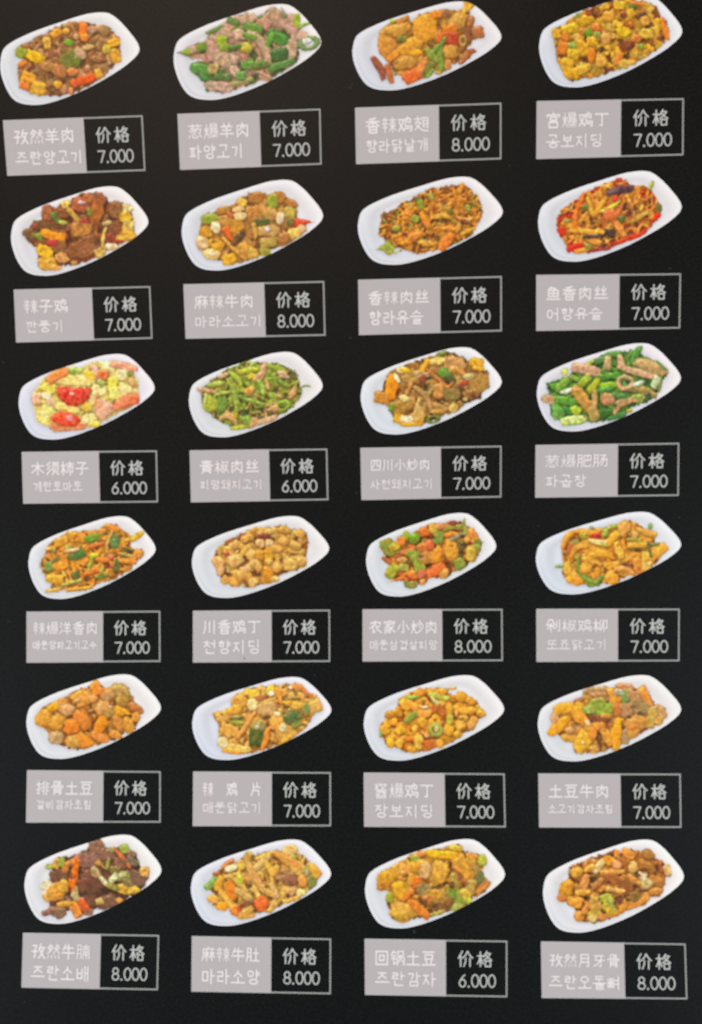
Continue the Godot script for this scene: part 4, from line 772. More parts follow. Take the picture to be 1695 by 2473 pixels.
	dish("printed picture of thick yellow tripe strips with carrot and two dark green ends", Vector3(450, 2015, 360), Vector4(48, 1545, 55, 978), "dfdbe0",
		"240 690 300 640 260 590 300 430 390 350 470 300 560 290 650 190 700 220 880 190 950 210 1100 130 1170 190 1270 240 1310 300 1430 390 1410 470 1350 550 1290 620 1180 690 1000 760 870 815 720 850 580 890 480 850 460 780 340 800 250 730", "7c4a26",
		"tripe_strip S 100 155 0.17 9 d9ae58,cf9e48,e0b860,b98a40,c89848 0 180",
		"green_pepper C 275 522 100 42 -38 6eae4e; tripe_strip C 350 520 40 90 20 d8a038; carrot_slice L 475 600 54 118 -15 ec7e26; carrot_slice B 800 740 76 86 0 e2672e; carrot_slice C 530 815 54 64 -40 e88834; carrot_slice S 440 312 86 26 -36 db7840; onion_slice B 480 362 72 36 -10 efdfb8; tripe_strip S 610 335 170 36 -62 deb042; tripe_strip S 900 430 190 40 72 dfb046 0.25; tripe_strip S 985 690 185 42 -50 d2a252; tripe_strip S 700 400 155 44 64 d1a25a; tripe_strip S 760 490 150 38 58 cb9c5a; tripe_strip S 560 520 135 28 40 dab25a; tripe_strip S 430 690 140 36 54 ecb24c; potato_piece C 382 770 58 50 5 ec9e2c; tripe_strip S 810 295 115 44 -46 deb474; mushroom B 1090 470 112 70 24 8c5c44; mushroom S 1060 445 105 28 -18 a6784e; tripe_strip C 1370 390 54 84 -35 daaa3c; green_pepper L 1340 510 54 66 -20 72863e; green_pepper S 1290 385 66 18 -84 a4a474; garlic_piece B 1215 622 64 42 0 e8d486; cabbage L 1110 165 86 54 -20 e8c074; onion_slice L 1195 360 76 74 0 deb45c; green_pepper C 1140 242 38 24 5 989e4a; tripe_strip B 1240 495 56 74 0 db9c44; tripe_strip S 880 625 110 34 28 d1a258; tripe_strip S 640 830 90 48 -35 cb9444; mushroom S 650 735 78 32 -15 7c5038; tripe_strip S 1125 695 105 28 -18 dbaa4c; pepper_piece C 572 482 38 46 10 bcbc3c; tripe_strip S 830 230 115 28 -24 ddaa4c; tripe_strip B 640 880 96 24 -8 e2aa4c; tripe_strip S 290 690 62 44 20 e4a850; tripe_strip S 640 250 60 24 -60 b08848; tripe_strip S 1060 270 150 46 35 d89a44; tripe_strip S 950 390 70 36 -60 d8a048; tripe_strip S 640 460 70 40 40 d0904c; tripe_strip S 1160 300 90 40 40 e09a4c; tripe_strip S 940 600 90 26 60 d4b070; tripe_strip S 610 640 110 46 30 c8a058; tripe_strip S 1130 610 60 40 -40 c0985c; carrot_slice C 320 420 40 22 -20 a8643c; gap G 660 560 42 40 20 5e3e28; gap G 900 685 44 26 0 6c3e2e; gap G 560 720 50 24 -10 7a5c30; gap G 840 480 24 60 0 8a5a34; gap G 990 310 40 24 20 5e4c34; gap G 960 500 34 60 -20 7a4834; gap G 600 400 30 40 20 7a5a30; gap G 710 640 26 34 0 6a4c2e; gap G 1090 660 26 34 20 6e3a30; gap G 720 270 30 30 -30 7a5a3c; gap G 570 800 30 50 20 b0442c; gap G 800 700 26 26 0 d0502c; gap G 1020 420 30 20 0 5a3a30")

	dish("printed picture of large browned potato chunks with orange carrot strips", Vector3(870, 2015, 360), Vector4(50, 1545, 50, 1003), "e3dddb",
		"180 570 190 420 330 360 400 310 490 250 580 200 700 180 900 140 1040 110 1120 180 1260 210 1330 240 1340 310 1290 370 1320 470 1360 500 1330 610 1250 660 1170 700 1130 750 970 815 850 845 740 880 690 880 620 890 450 925 340 905 310 800 280 730 290 660 340 590", "5c3c1e",
		"potato_chunk C 55 88 0.75 6 d99f34,cf9438,b98038,e0aa3c; meat_piece L 40 62 0.7 1.4 8a6038,7a5434",
		"potato_chunk W 450 830 150 118 12 e0aa48; potato_chunk B 430 850 120 70 10 e2ae40; potato_chunk C 425 600 78 108 -20 e9aa2c; potato_chunk C 850 415 92 130 15 daa63e; potato_chunk C 1085 360 165 92 62 d09e3e; chunk_edge S 1060 440 130 20 50 a86430; potato_chunk C 890 220 195 46 6 efb12a; potato_chunk B 290 460 115 86 -14 db9a33; potato_chunk C 260 545 84 60 10 c27e34; carrot_strip C 620 790 160 44 44 e88030; carrot_strip S 545 610 140 38 -44 e87c2f; carrot_strip L 590 500 66 42 -12 e8742c; potato_chunk B 690 375 82 94 10 d3b274; potato_chunk L 650 330 62 62 0 eabc5c; potato_chunk C 480 370 72 62 10 e2a444; potato_chunk C 590 350 62 54 0 e8a634; meat_piece C 800 660 155 88 12 aa7e3c; potato_chunk C 800 640 90 46 10 cc9c3c; potato_chunk C 720 705 62 60 -20 c47a3c; meat_piece L 680 590 96 62 0 92804f; meat_piece L 850 780 115 56 0 7e5834; green_pepper L 1050 670 112 86 22 8eac40; green_pepper L 975 640 54 60 0 6c9c3c; green_pepper L 1030 770 95 46 -10 9cba56; potato_chunk C 1120 640 52 66 -40 e2b044; potato_chunk C 1180 565 58 84 12 bb9c4c; carrot_strip T 1290 590 120 54 125 d2823c; green_pepper L 1280 455 48 76 -16 527e46; green_pepper B 1300 280 52 62 10 aaae44; green_pepper C 315 675 44 56 0 9cb43c; green_pepper C 590 258 58 38 -10 aaaa3e; potato_chunk C 1012 500 42 96 -10 b48e44; potato_chunk C 1020 145 72 36 10 dbb244; green_pepper S 830 840 84 22 -16 a49c40; carrot_strip C 1190 225 66 30 8 da9e4e; carrot_strip S 640 215 66 32 -14 e09244; potato_chunk C 1190 300 60 90 5 c89444; potato_chunk C 540 480 40 70 10 d89c38; potato_chunk C 450 440 60 50 0 d89448; meat_piece B 1240 380 40 60 0 a0804c; meat_piece B 940 720 50 50 0 8a5a34; green_pepper S 1150 700 40 40 0 b0c040; chunk_edge B 980 540 26 40 0 5a3a24; gap G 900 530 96 34 -12 463024; gap G 960 335 30 70 -20 6a3e26; gap G 480 450 36 24 0 7a4a34; gap G 700 740 34 46 0 5a3c28; gap G 1100 540 30 34 0 6a4c34; gap G 640 700 26 50 -30 6a4430; gap G 700 500 60 26 20 8a4a26; gap G 560 690 40 16 0 a84a1c; gap G 800 770 30 34 0 503424; gap G 1080 450 20 60 -30 8a4a24; gap G 650 880 60 14 0 7a5638; gap G 580 590 24 40 -40 9a4a30")

	dish("printed picture of brown cartilage pieces with a yellow-green sprig near the bottom", Vector3(1300, 2015, 365), Vector4(48, 1533, 55, 1035), "ebe2de",
		"200 670 240 560 310 500 330 345 480 290 600 230 760 190 800 150 860 190 920 150 1060 175 1150 155 1220 250 1310 290 1390 390 1330 460 1310 580 1270 650 1150 670 1130 730 940 785 860 840 700 900 600 935 440 915 390 840 390 770 290 720", "5c2c16",
		"cartilage_piece B 44 72 0.62 9 c98738,b97530,d4923c,a8682c,cc8a40",
		"onion_piece C 635 340 92 42 -54 efd794; onion_piece B 1000 345 54 62 10 e2b264; onion_piece C 1100 440 52 40 10 dace9e; onion_piece B 1135 520 74 62 -10 d0b474; cartilage_piece S 845 592 72 28 10 e2b464; cartilage_piece B 745 575 48 34 0 dcab54; green_sprig L 730 690 70 62 40 acbc44; green_sprig S 770 740 80 24 60 94ac4c; green_sprig L 735 765 62 62 -30 c8b83c; green_sprig L 770 810 60 40 0 d0a838; cabbage C 600 725 72 84 0 cba24c; cabbage L 585 830 74 36 -10 caac40; onion_piece B 570 875 62 56 0 e2c47c; cartilage_piece S 1045 720 138 44 -26 d1923c; cartilage_piece S 505 770 85 38 -68 cb883c; cartilage_piece C 495 500 46 92 16 d2944c; cartilage_piece B 300 570 82 98 38 d19432; cartilage_piece B 250 670 52 44 0 ce7c38; cartilage_piece B 400 715 115 58 16 dea034; cartilage_piece S 470 610 84 32 -5 dba03e; shrimp_bit B 830 320 52 50 0 e8a870; shrimp_bit L 745 275 76 52 30 e89a2e; shrimp_bit L 950 205 76 52 20 e29440; cartilage_piece S 1270 345 74 34 60 8e5434; cabbage L 1360 385 46 66 -20 dab678; cartilage_piece B 1160 215 74 52 20 ac7432; onion_piece B 845 312 25 25 0 f0ccaa; cartilage_piece S 900 755 72 44 -62 d28c38; cartilage_piece S 780 845 125 34 -18 db943c; cartilage_piece S 780 400 130 34 -5 cf8c44; cartilage_piece L 800 470 120 50 10 a0642f; cartilage_piece L 920 560 90 70 20 94582c; cartilage_piece S 1010 480 90 34 40 d29048; cartilage_piece B 1240 600 70 46 -10 d0883c; cartilage_piece B 400 400 70 60 -30 d8983c; cartilage_piece B 1180 350 76 54 30 a86a34; cartilage_piece S 620 520 90 40 -40 b4703a; cartilage_piece B 430 860 54 66 -20 d4943c; cabbage L 1010 650 60 56 0 7a6c38; cartilage_piece B 670 870 60 40 20 d08a44; cartilage_piece B 1270 500 60 62 10 b07c3c; cartilage_piece S 540 360 70 36 -30 e0983c; gap G 580 470 66 42 10 42321e; gap G 510 675 34 46 20 3e2a1c; gap G 1040 420 42 36 0 3e3826; gap G 1025 545 40 60 0 4a3a28; gap G 840 690 66 62 0 4a2826; gap G 670 620 44 24 -10 3c2e20; gap G 1250 350 36 34 0 5a2c24; gap G 370 590 20 50 0 7a4028; gap G 930 690 30 30 0 3a2a1c; gap G 740 510 40 24 0 5a341e; gap G 680 815 34 20 30 5c4a20; gap G 540 550 30 24 0 4a3420; gap G 470 740 22 44 20 6a3c22; gap G 1110 380 54 24 -10 4a3424; gap G 870 230 24 34 0 7a4434; gap G 640 680 24 34 0 6a5c30; gap G 1100 600 60 24 0 6a4a34")


# ---- lettering -----------------------------------------------------------------------------------------------------
# Every character is drawn from its own strokes in a 100 x 100 box: lines of points split by «/», «@» sets another
# character into a part of the box, «o» is a ring.

const STROKES := {
	"月": "22 5 22 60 8 97/22 5 80 5 80 92 66 90/22 34 80 34/22 62 80 62",
	"火": "50 5 50 40 35 70 8 96/50 45 68 75 94 96/18 30 28 52/82 28 68 50",
	"木": "6 30 94 30/50 4 50 97/48 34 30 62 6 80/52 34 70 62 94 80",
	"子": "18 10 80 10 50 36/50 36 50 90 34 94/5 52 95 52",
	"又": "10 14 85 14 60 60 10 95/22 30 55 70 94 95",
	"鸟": "50 2 40 14/20 14 78 14 76 40 64 40/20 14 20 62/20 62 92 62 90 92 74 94/8 78 70 78/42 26 50 36",
	"鸡": "@又 0 6 46 96/@鸟 40 0 100 98",
	"羊": "28 4 38 20/72 4 62 20/12 26 88 26/20 50 80 50/4 74 96 74/50 26 50 98",
	"肉": "14 22 14 97/14 22 86 22 86 92 74 94/50 4 46 30 26 52/48 24 66 40/50 50 44 66 26 84/48 62 74 82",
	"攵": "40 3 14 42/28 26 94 26/76 26 60 62 10 96/30 40 60 74 96 96",
	"孜": "@子 0 4 48 96/@攵 46 0 100 100",
	"然": "30 2 8 32/20 14 46 14 34 44 6 66/22 24 32 32/16 36 26 44/52 28 96 28/74 4 72 36 50 66/74 36 96 66/82 8 90 18/14 78 8 96/36 78 40 94/60 78 66 94/84 76 94 96",
	"葱": "4 14 96 14/32 2 32 24/68 2 68 24/30 26 10 50/24 34 88 34 84 62 72 62/44 36 20 62/66 36 38 66/40 46 52 54/12 76 6 94/30 72 32 92 66 94 70 82/48 70 54 80/80 72 92 88",
	"爆": "@火 0 0 38 100/46 4 90 4 90 32 46 32 46 4/46 18 90 18/40 44 98 44/56 36 56 58/82 36 82 58/36 58 100 58/54 60 38 78/82 60 100 78/70 64 70 98/50 74 58 82/86 72 78 82/46 94 62 84/94 94 78 84",
	"香": "70 3 26 12/6 26 94 26/50 10 50 52/48 28 8 54/52 28 92 54/26 58 76 58 76 97 26 97 26 58/26 77 76 77",
	"辛": "50 2 50 14/12 16 88 16/30 22 38 40/70 22 62 40/4 44 96 44/12 66 88 66/50 44 50 98",
	"束": "6 18 94 18/50 2 50 98/20 34 80 34 80 56 20 56 20 34/46 58 6 88/54 58 96 88",
	"辣": "@辛 0 0 46 100/@束 50 0 100 100",
	"翅": "4 18 50 18/28 2 28 36/8 40 46 40 30 66 4 86/12 52 40 74/34 72 60 92 98 94/52 10 70 10 70 70 60 68/56 26 62 34/54 54 64 46/78 10 96 10 96 74 86 72/82 26 88 34/80 56 90 46",
	"宫": "50 1 54 10/8 28 8 14 92 14 88 28/30 28 70 28 70 50 30 50 30 28/50 50 44 62/22 62 78 62 78 97 22 97 22 62",
	"丁": "6 14 94 14/52 14 52 90 36 88",
	"麻": "50 1 54 10/14 14 94 14/14 14 14 60 4 96/22 40 54 40/38 22 38 96/38 42 22 74/40 42 54 66/60 40 96 40/78 22 78 96/78 42 60 76/80 42 98 72",
	"牛": "30 6 12 40/22 26 86 26/4 58 96 58/52 3 52 98",
	"丝": "30 4 10 34 34 34 12 66 44 60/42 18 30 38/72 4 54 34 78 34 56 66 90 60/86 18 74 38/4 88 96 88",
	"鱼": "36 2 14 26/30 12 66 12 56 28/16 28 84 28 84 72 16 72 16 28/16 50 84 50/50 28 50 72/4 92 96 92",
	"须": "32 4 8 28/36 30 10 56/40 56 6 94/48 8 98 8/72 8 66 24/54 24 92 24 92 70/54 24 54 70/73 36 72 62 48 96/76 72 96 94",
	"柿": "@木 0 0 42 100/70 2 72 12/46 18 98 18/54 36 54 80/54 36 92 36 92 78 84 76/72 18 72 98",
	"青": "16 10 84 10/22 24 78 24/4 40 96 40/50 2 50 40/24 52 24 90 16 98/24 52 78 52 78 94 68 92/24 66 78 66/24 80 78 80",
	"椒": "@木 0 0 38 100/54 4 54 42/54 20 70 20/40 42 72 42/56 42 56 92 48 90/46 56 40 80/64 56 70 76/72 14 96 14 86 56 66 94/76 34 84 66 99 94",
	"四": "10 10 90 10 90 92 10 92 10 10/38 10 36 46 20 66/60 10 60 52 62 58 84 58",
	"川": "18 8 18 60 6 96/50 12 50 88/84 5 84 98",
	"小": "50 3 50 92 36 88/24 34 6 72/74 34 95 70",
	"炒": "@火 0 0 42 100/70 2 70 56/54 22 44 46/82 20 97 42/94 52 76 80 44 97",
	"肥": "@月 0 0 44 100/50 8 96 8 96 46 50 46/73 8 73 46/50 8 50 86 54 92 92 92 97 76",
	"肠": "@月 0 0 44 100/50 8 90 8 56 38/56 38 98 38 94 88 80 92/68 38 46 72/84 38 56 90",
	"洋": "8 8 22 20/4 34 18 44/4 92 22 62/@羊 28 0 100 100",
	"农": "14 30 14 16 90 16 84 30/50 2 32 40 4 62/30 42 30 92 48 82/46 26 62 66 96 92/84 40 58 56",
	"家": "50 1 54 10/8 24 8 12 92 12 90 24/22 28 80 28/54 28 12 54/40 40 58 62 56 92 44 90/50 52 10 76/54 68 10 96/84 44 62 58/60 52 76 74 96 88",
	"剁": "18 4 14 26 4 38/18 4 48 4 48 28 60 30/2 46 64 46/33 32 33 97/33 48 6 76/34 48 62 74/74 12 74 68/94 4 94 90 82 92",
	"柳": "@木 0 0 38 100/62 6 46 18 46 80 62 68/64 30 62 60 50 96/74 10 96 10 96 72 86 70/74 10 74 98",
	"排": "2 26 36 26/20 4 20 92 8 90/2 66 36 52/58 4 58 98/42 22 58 22/42 46 58 46/40 72 58 70/78 4 78 98/78 22 98 22/78 46 98 46/78 70 98 70",
	"骨": "28 4 72 4 72 34/28 4 28 34/50 20 50 34/50 20 72 20/8 48 8 36 92 36 90 48/26 50 26 98/26 50 76 50 76 92 66 94/26 66 76 66/26 80 76 80",
	"土": "14 38 86 38/50 6 50 92/4 92 96 92",
	"豆": "10 8 90 8/24 26 76 26 76 54 24 54 24 26/30 64 36 82/70 64 64 82/4 92 96 92",
	"片": "26 6 26 50 6 96/26 36 90 36/60 4 60 36/26 60 76 60 76 97",
	"酱": "22 2 22 42/6 8 12 20/4 36 20 26/44 2 34 18/42 10 90 10 60 38/50 20 58 28/10 46 90 46/18 58 18 98/18 58 82 58 82 98 18 98/40 46 40 66 28 76/60 46 60 70 80 70/18 84 82 84",
	"腩": "@月 0 0 42 100/46 16 98 16/72 2 72 30/50 30 50 97/50 30 95 30 95 94 86 92/62 38 66 48/82 38 78 48/58 54 88 54/58 70 88 70/73 54 73 92",
	"肚": "@月 0 0 44 100/@土 46 0 100 98",
	"回": "10 8 90 8 90 94 10 94 10 8/34 34 66 34 66 68 34 68 34 34",
	"锅": "24 2 4 30/18 14 42 14/10 34 40 34/6 54 42 54/24 34 24 92 42 80/54 6 92 6 92 34 54 34 54 6/50 46 50 98/50 46 97 46 97 94 88 92/73 34 70 58 58 76/74 60 88 74",
	"牙": "14 12 86 12/30 12 24 46 92 46/66 12 66 92 50 90/64 46 40 74 8 90",
	"价": "30 2 4 46/18 32 18 98/64 2 50 28 30 46/64 2 78 26 98 44/52 44 50 72 38 97/80 44 80 98",
	"格": "@木 0 0 44 100/66 2 44 36/60 14 90 14 70 40 44 58/58 24 74 42 98 56/56 62 90 62 90 96 56 96 56 62",
	"0": "o 50 50 40 48", "6": "76 4 44 26 18 58/o 50 69 36 29", "7": "8 6 92 6 66 46 42 98", "8": "o 50 26 32 23/o 50 73 39 25", ".": "44 92 56 92 56 99 44 99 44 92",
}
const JAMO := {
	"ㄱ": "12 14 88 14 80 56 60 96", "ㄴ": "14 6 14 88 94 88", "ㄷ": "92 12 14 12 14 88 94 88", "ㄹ": "12 8 86 8 86 48 14 48 14 92 94 92", "ㅁ": "12 10 88 10 88 90 12 90 12 10",
	"ㅂ": "14 6 14 92 86 92 86 6/14 48 86 48", "ㅅ": "52 6 44 46 8 94/48 42 92 92", "ㅇ": "o 50 50 40 42", "ㅈ": "10 12 90 12/52 12 42 54 8 94/48 46 92 92", "ㅊ": "50 0 50 16/10 24 90 24/52 24 42 62 8 96/48 54 92 94",
	"ㅌ": "92 8 14 8 14 92 94 92/14 50 88 50", "ㅍ": "6 12 94 12/32 12 32 86/68 12 68 86/4 88 96 88", "ㅎ": "50 0 50 14/8 24 92 24/o 50 67 30 28",
	"ㅏ": "36 0 36 100/36 46 96 46", "ㅐ": "24 0 24 100/80 0 80 100/24 46 80 46", "ㅑ": "36 0 36 100/36 32 96 32/36 60 96 60", "ㅓ": "72 0 72 100/4 46 72 46", "ㅔ": "46 0 46 100/88 0 88 100/4 46 46 46",
	"ㅕ": "72 0 72 100/4 32 72 32/4 60 72 60", "ㅖ": "46 0 46 100/88 0 88 100/4 32 46 32/4 60 46 60", "ㅗ": "0 82 100 82/50 12 50 82", "ㅛ": "0 82 100 82/32 14 32 82/68 14 68 82", "ㅜ": "0 22 100 22/50 22 50 96",
	"ㅠ": "0 22 100 22/32 22 32 92/68 22 68 92", "ㅡ": "0 50 100 50", "ㅣ": "50 0 50 100",
}
const FIRST := "ㄱㄲㄴㄷㄸㄹㅁㅂㅃㅅㅆㅇㅈㅉㅊㅋㅌㅍㅎ"
const VOWEL := "ㅏㅐㅑㅒㅓㅔㅕㅖㅗㅘㅙㅚㅛㅜㅝㅞㅟㅠㅡㅢㅣ"
const LAST := " ㄱㄲㄳㄴㄵㄶㄷㄹㄺㄻㄼㄽㄾㄿㅀㅁㅂㅄㅅㅆㅇㅈㅊㅋㅌㅍㅎ"


func lines_of(text: String, box: Rect2) -> Array:
	var out := []
	for part in text.split("/"):
		if part.begins_with("@"):
			var w := part.substr(1).split(" ")
			var inner := Rect2(box.position + Vector2(w[1].to_float(), w[2].to_float()) * 0.01 * box.size, Vector2(w[3].to_float() - w[1].to_float(), w[4].to_float() - w[2].to_float()) * 0.01 * box.size)
			out.append_array(lines_of(STROKES[w[0]], inner))
		elif part.begins_with("o"):
			var n := part.substr(2).split_floats(" ")
			for h in 2:
				var arc := PackedVector2Array()
				for k in 13:
					var a := -PI / 2 + h * PI + k * PI / 12
					arc.append(box.position + Vector2(n[0] + cos(a) * n[2], n[1] + sin(a) * n[3]) * 0.01 * box.size)
				out.append(arc)
		else:
			var n := part.split_floats(" ")
			var run := PackedVector2Array()
			for i in range(0, n.size() - 1, 2):
				run.append(box.position + Vector2(n[i], n[i + 1]) * 0.01 * box.size)
			if run.size() > 3 and run[0].is_equal_approx(run[-1]):
				var half := run.size() / 2
				out.append(run.slice(0, half + 1))
				out.append(run.slice(half))
			else:
				out.append(run)
	return out


func sub(box: Rect2, x0: float, y0: float, x1: float, y1: float) -> Rect2:
	return Rect2(box.position + Vector2(x0, y0) * 0.01 * box.size, Vector2(x1 - x0, y1 - y0) * 0.01 * box.size)


func jamo_lines(j: String, box: Rect2) -> Array:
	var twin := {"ㄲ": "ㄱㄱ", "ㄸ": "ㄷㄷ", "ㅃ": "ㅂㅂ", "ㄺ": "ㄹㄱ"}
	if twin.has(j):
		var t: String = twin[j]
		return jamo_lines(t[0], sub(box, 0, 0, 46, 100)) + jamo_lines(t[1], sub(box, 54, 0, 100, 100))
	return lines_of(JAMO[j], box)


func syllable_lines(c: String, box: Rect2) -> Array:
	var n := c.unicode_at(0) - 0xAC00
	var a := FIRST[n / 588]
	var v := VOWEL[(n % 588) / 28]
	var z := LAST[n % 28]
	var tail := z != " "
	var out := []
	if v == "ㅙ":
		out += jamo_lines(a, sub(box, 6, 4, 52, 44)) + jamo_lines("ㅗ", sub(box, 2, 48, 58, 92)) + jamo_lines("ㅐ", sub(box, 62, 0, 100, 100))
	elif "ㅗㅛㅜㅠㅡ".contains(v):
		if a == "ㄱ":
			out += lines_of("10 10 90 10 86 96", sub(box, 16, 0, 84, 25 if tail else 46)) + jamo_lines(v, sub(box, 0, 30 if tail else 46, 100, 60 if tail else 100))
			a = ""
		if a == "":
			pass
		elif tail:
			out += jamo_lines(a, sub(box, 16, 0, 84, 27)) + jamo_lines(v, sub(box, 0, 31, 100, 60))
		else:
			out += jamo_lines(a, sub(box, 14, 2, 86, 50)) + jamo_lines(v, sub(box, 0, 46, 100, 100))
	elif tail:
		out += jamo_lines(a, sub(box, 6, 4, 56, 50)) + jamo_lines(v, sub(box, 62, 0, 100, 56))
	else:
		out += jamo_lines(a, sub(box, 4, 12, 54, 88)) + jamo_lines(v, sub(box, 60, 0, 100, 100))
	if tail:
		out += jamo_lines(z, sub(box, 18, 63, 90, 100))
	return out


func glyph_lines(c: String, box: Rect2) -> Array:
	if STROKES.has(c):
		return lines_of(STROKES[c], box)
	if c.unicode_at(0) >= 0xAC00 and c.unicode_at(0) <= 0xD7A3:
		return syllable_lines(c, box)
	return []


# corners: top left, top right, bottom right, bottom left, on a grid of 1593 steps over 850 page units
func on_label(corners: PackedVector2Array, p: Vector2) -> Vector2:
	return corners[0].lerp(corners[1], p.x).lerp(corners[3].lerp(corners[2], p.x), p.y)


# ink for strokes given in label coordinates; each stroke lies a hair above the one before it
func ink(called: String, strokes: Array, corners: PackedVector2Array, width: float, m: Material, parent: Node, thin := PackedFloat32Array()) -> void:
	var tris := PackedVector2Array()
	var hs := PackedFloat32Array()
	var k := 0
	for run in strokes:
		var path := PackedVector2Array()
		for p in run:
			path.append(on_label(corners, p))
		for poly in Geometry2D.offset_polyline(path, width * 0.5 * (thin[k] if thin.size() else 1.0), Geometry2D.JOIN_ROUND, Geometry2D.END_ROUND):
			if Geometry2D.is_polygon_clockwise(poly):
				continue
			var t := fan(poly)
			tris.append_array(t)
			for i in t.size():
				hs.append(k * 0.0000015)
		k += 1
	if tris.size():
		obj(called, flat_mesh(tris, hs, Y_LETTER, PackedVector2Array()), m, parent)


func quad_on(corners: PackedVector2Array, u0: float, v0: float, u1: float, v1: float) -> PackedVector2Array:
	var a := on_label(corners, Vector2(u0, v0))
	var b := on_label(corners, Vector2(u1, v0))
	var c := on_label(corners, Vector2(u1, v1))
	var d := on_label(corners, Vector2(u0, v1))
	return PackedVector2Array([a, b, c, a, c, d])


# where: page offset; q: the four corners; split: share of the width that the grey panel takes
# t: x from, x to, y from, y to (at the left end) of the first line, then of the second
func price_label(where: Vector2, q: String, split_x: float, upper: String, lower: String, t: String, price: String, about: String) -> void:
	var s := 850.0 / 1593.0
	var c := points(q, where, s)
	var n := t.split_floats(" ")
	var l := Node3D.new()
	l.name = numbered("price_label", menu)
	l.set_meta("label", about)
	menu.add_child(l, true)
	var ud := (where.x + split_x * s - c[0].x) / (c[1].x - c[0].x)
	obj("name_panel", flat_mesh(quad_on(c, 0.0, 0.0, ud, 1.0), PackedFloat32Array(), Y_INK, PackedVector2Array()), m_panel, l)
	var across := 3.4 / c[0].distance_to(c[1])
	var down := 3.6 / c[0].distance_to(c[3])
	var frame := quad_on(c, ud, 0.0, 1.0, down)
	frame.append_array(quad_on(c, ud, 1.0 - down, 1.0, 1.0))
	frame.append_array(quad_on(c, 1.0 - across, down, 1.0, 1.0 - down))
	obj("price_frame", flat_mesh(frame, PackedFloat32Array(), Y_INK, PackedVector2Array()), m_line, l)
	var edge := quad_on(c, 0.0, 0.0, ud, down * 0.8)
	edge.append_array(quad_on(c, 0.0, 1.0 - down * 0.8, ud, 1.0))
	edge.append_array(quad_on(c, 0.0, down * 0.8, across * 0.7, 1.0 - down * 0.8))
	edge.append_array(quad_on(c, ud - across * 0.5, down * 0.8, ud, 1.0 - down * 0.8))
	obj("panel_edge", flat_mesh(edge, PackedFloat32Array(), Y_INK + 0.00002, PackedVector2Array()), m_edge, l)
	for line in 2:
		var text := upper if line == 0 else lower
		var x0 := n[line * 4]
		var x1 := n[line * 4 + 1]
		var y0 := n[line * 4 + 2]
		var y1 := n[line * 4 + 3]
		var a := into(c, where + Vector2(x0, y0) * s)
		var b := into(c, where + Vector2(x0, y1) * s)
		var u1 := into(c, where + Vector2(x1, y0) * s).x
		var strokes := []
		var thin := PackedFloat32Array()
		var cell := (u1 - a.x) / text.length()
		var gap := 0.1 if line == 0 else 0.13
		cell = (u1 - a.x) / (text.length() - gap)
		for k in text.length():
			var one := glyph_lines(text[k], Rect2(a.x + cell * k, a.y, cell * (1.0 - gap), b.y - a.y))
			strokes += one
			for j in one.size():                       # crowded characters have thinner strokes
				thin.append(clampf(9.5 / one.size(), 0.72, 1.0))
		var tall := (y1 - y0) * s
		ink("dish_name" if line == 0 else "second_dish_name", strokes, c, clampf(tall * 0.112, 2.7, 4.1), m_letter, l, thin)
	var pu := 1.0 - ud
	var word := glyph_lines("价", Rect2(ud + pu * 0.195, 0.19, pu * 0.245, 0.28)) + glyph_lines("格", Rect2(ud + pu * 0.508, 0.19, pu * 0.242, 0.28))
	ink("price_word", word, c, 3.4, m_price, l)
	var digits := []
	var x := ud + pu * 0.2
	for ch in price:
		var w: float = pu * (0.065 if ch == "." else 0.137)
		if ch == ".":
			digits += glyph_lines(ch, Rect2(x, 0.605, w, 0.225))
			x += w + pu * 0.004
		else:
			digits += glyph_lines(ch, Rect2(x, 0.605, w, 0.225))
			x += w + pu * 0.0
	ink("price_number", digits, c, 3.2, m_price, l)


# label coordinates of a page point
func into(c: PackedVector2Array, p: Vector2) -> Vector2:
	var u := 0.5
	var v := 0.5
	for k in 6:
		var left := c[0].lerp(c[3], v)
		var right := c[1].lerp(c[2], v)
		u = (p - left).dot(right - left) / (right - left).length_squared()
		var up := c[0].lerp(c[1], u)
		var dn := c[3].lerp(c[2], u)
		v = (p - up).dot(dn - up) / (dn - up).length_squared()
	return Vector2(u, v)


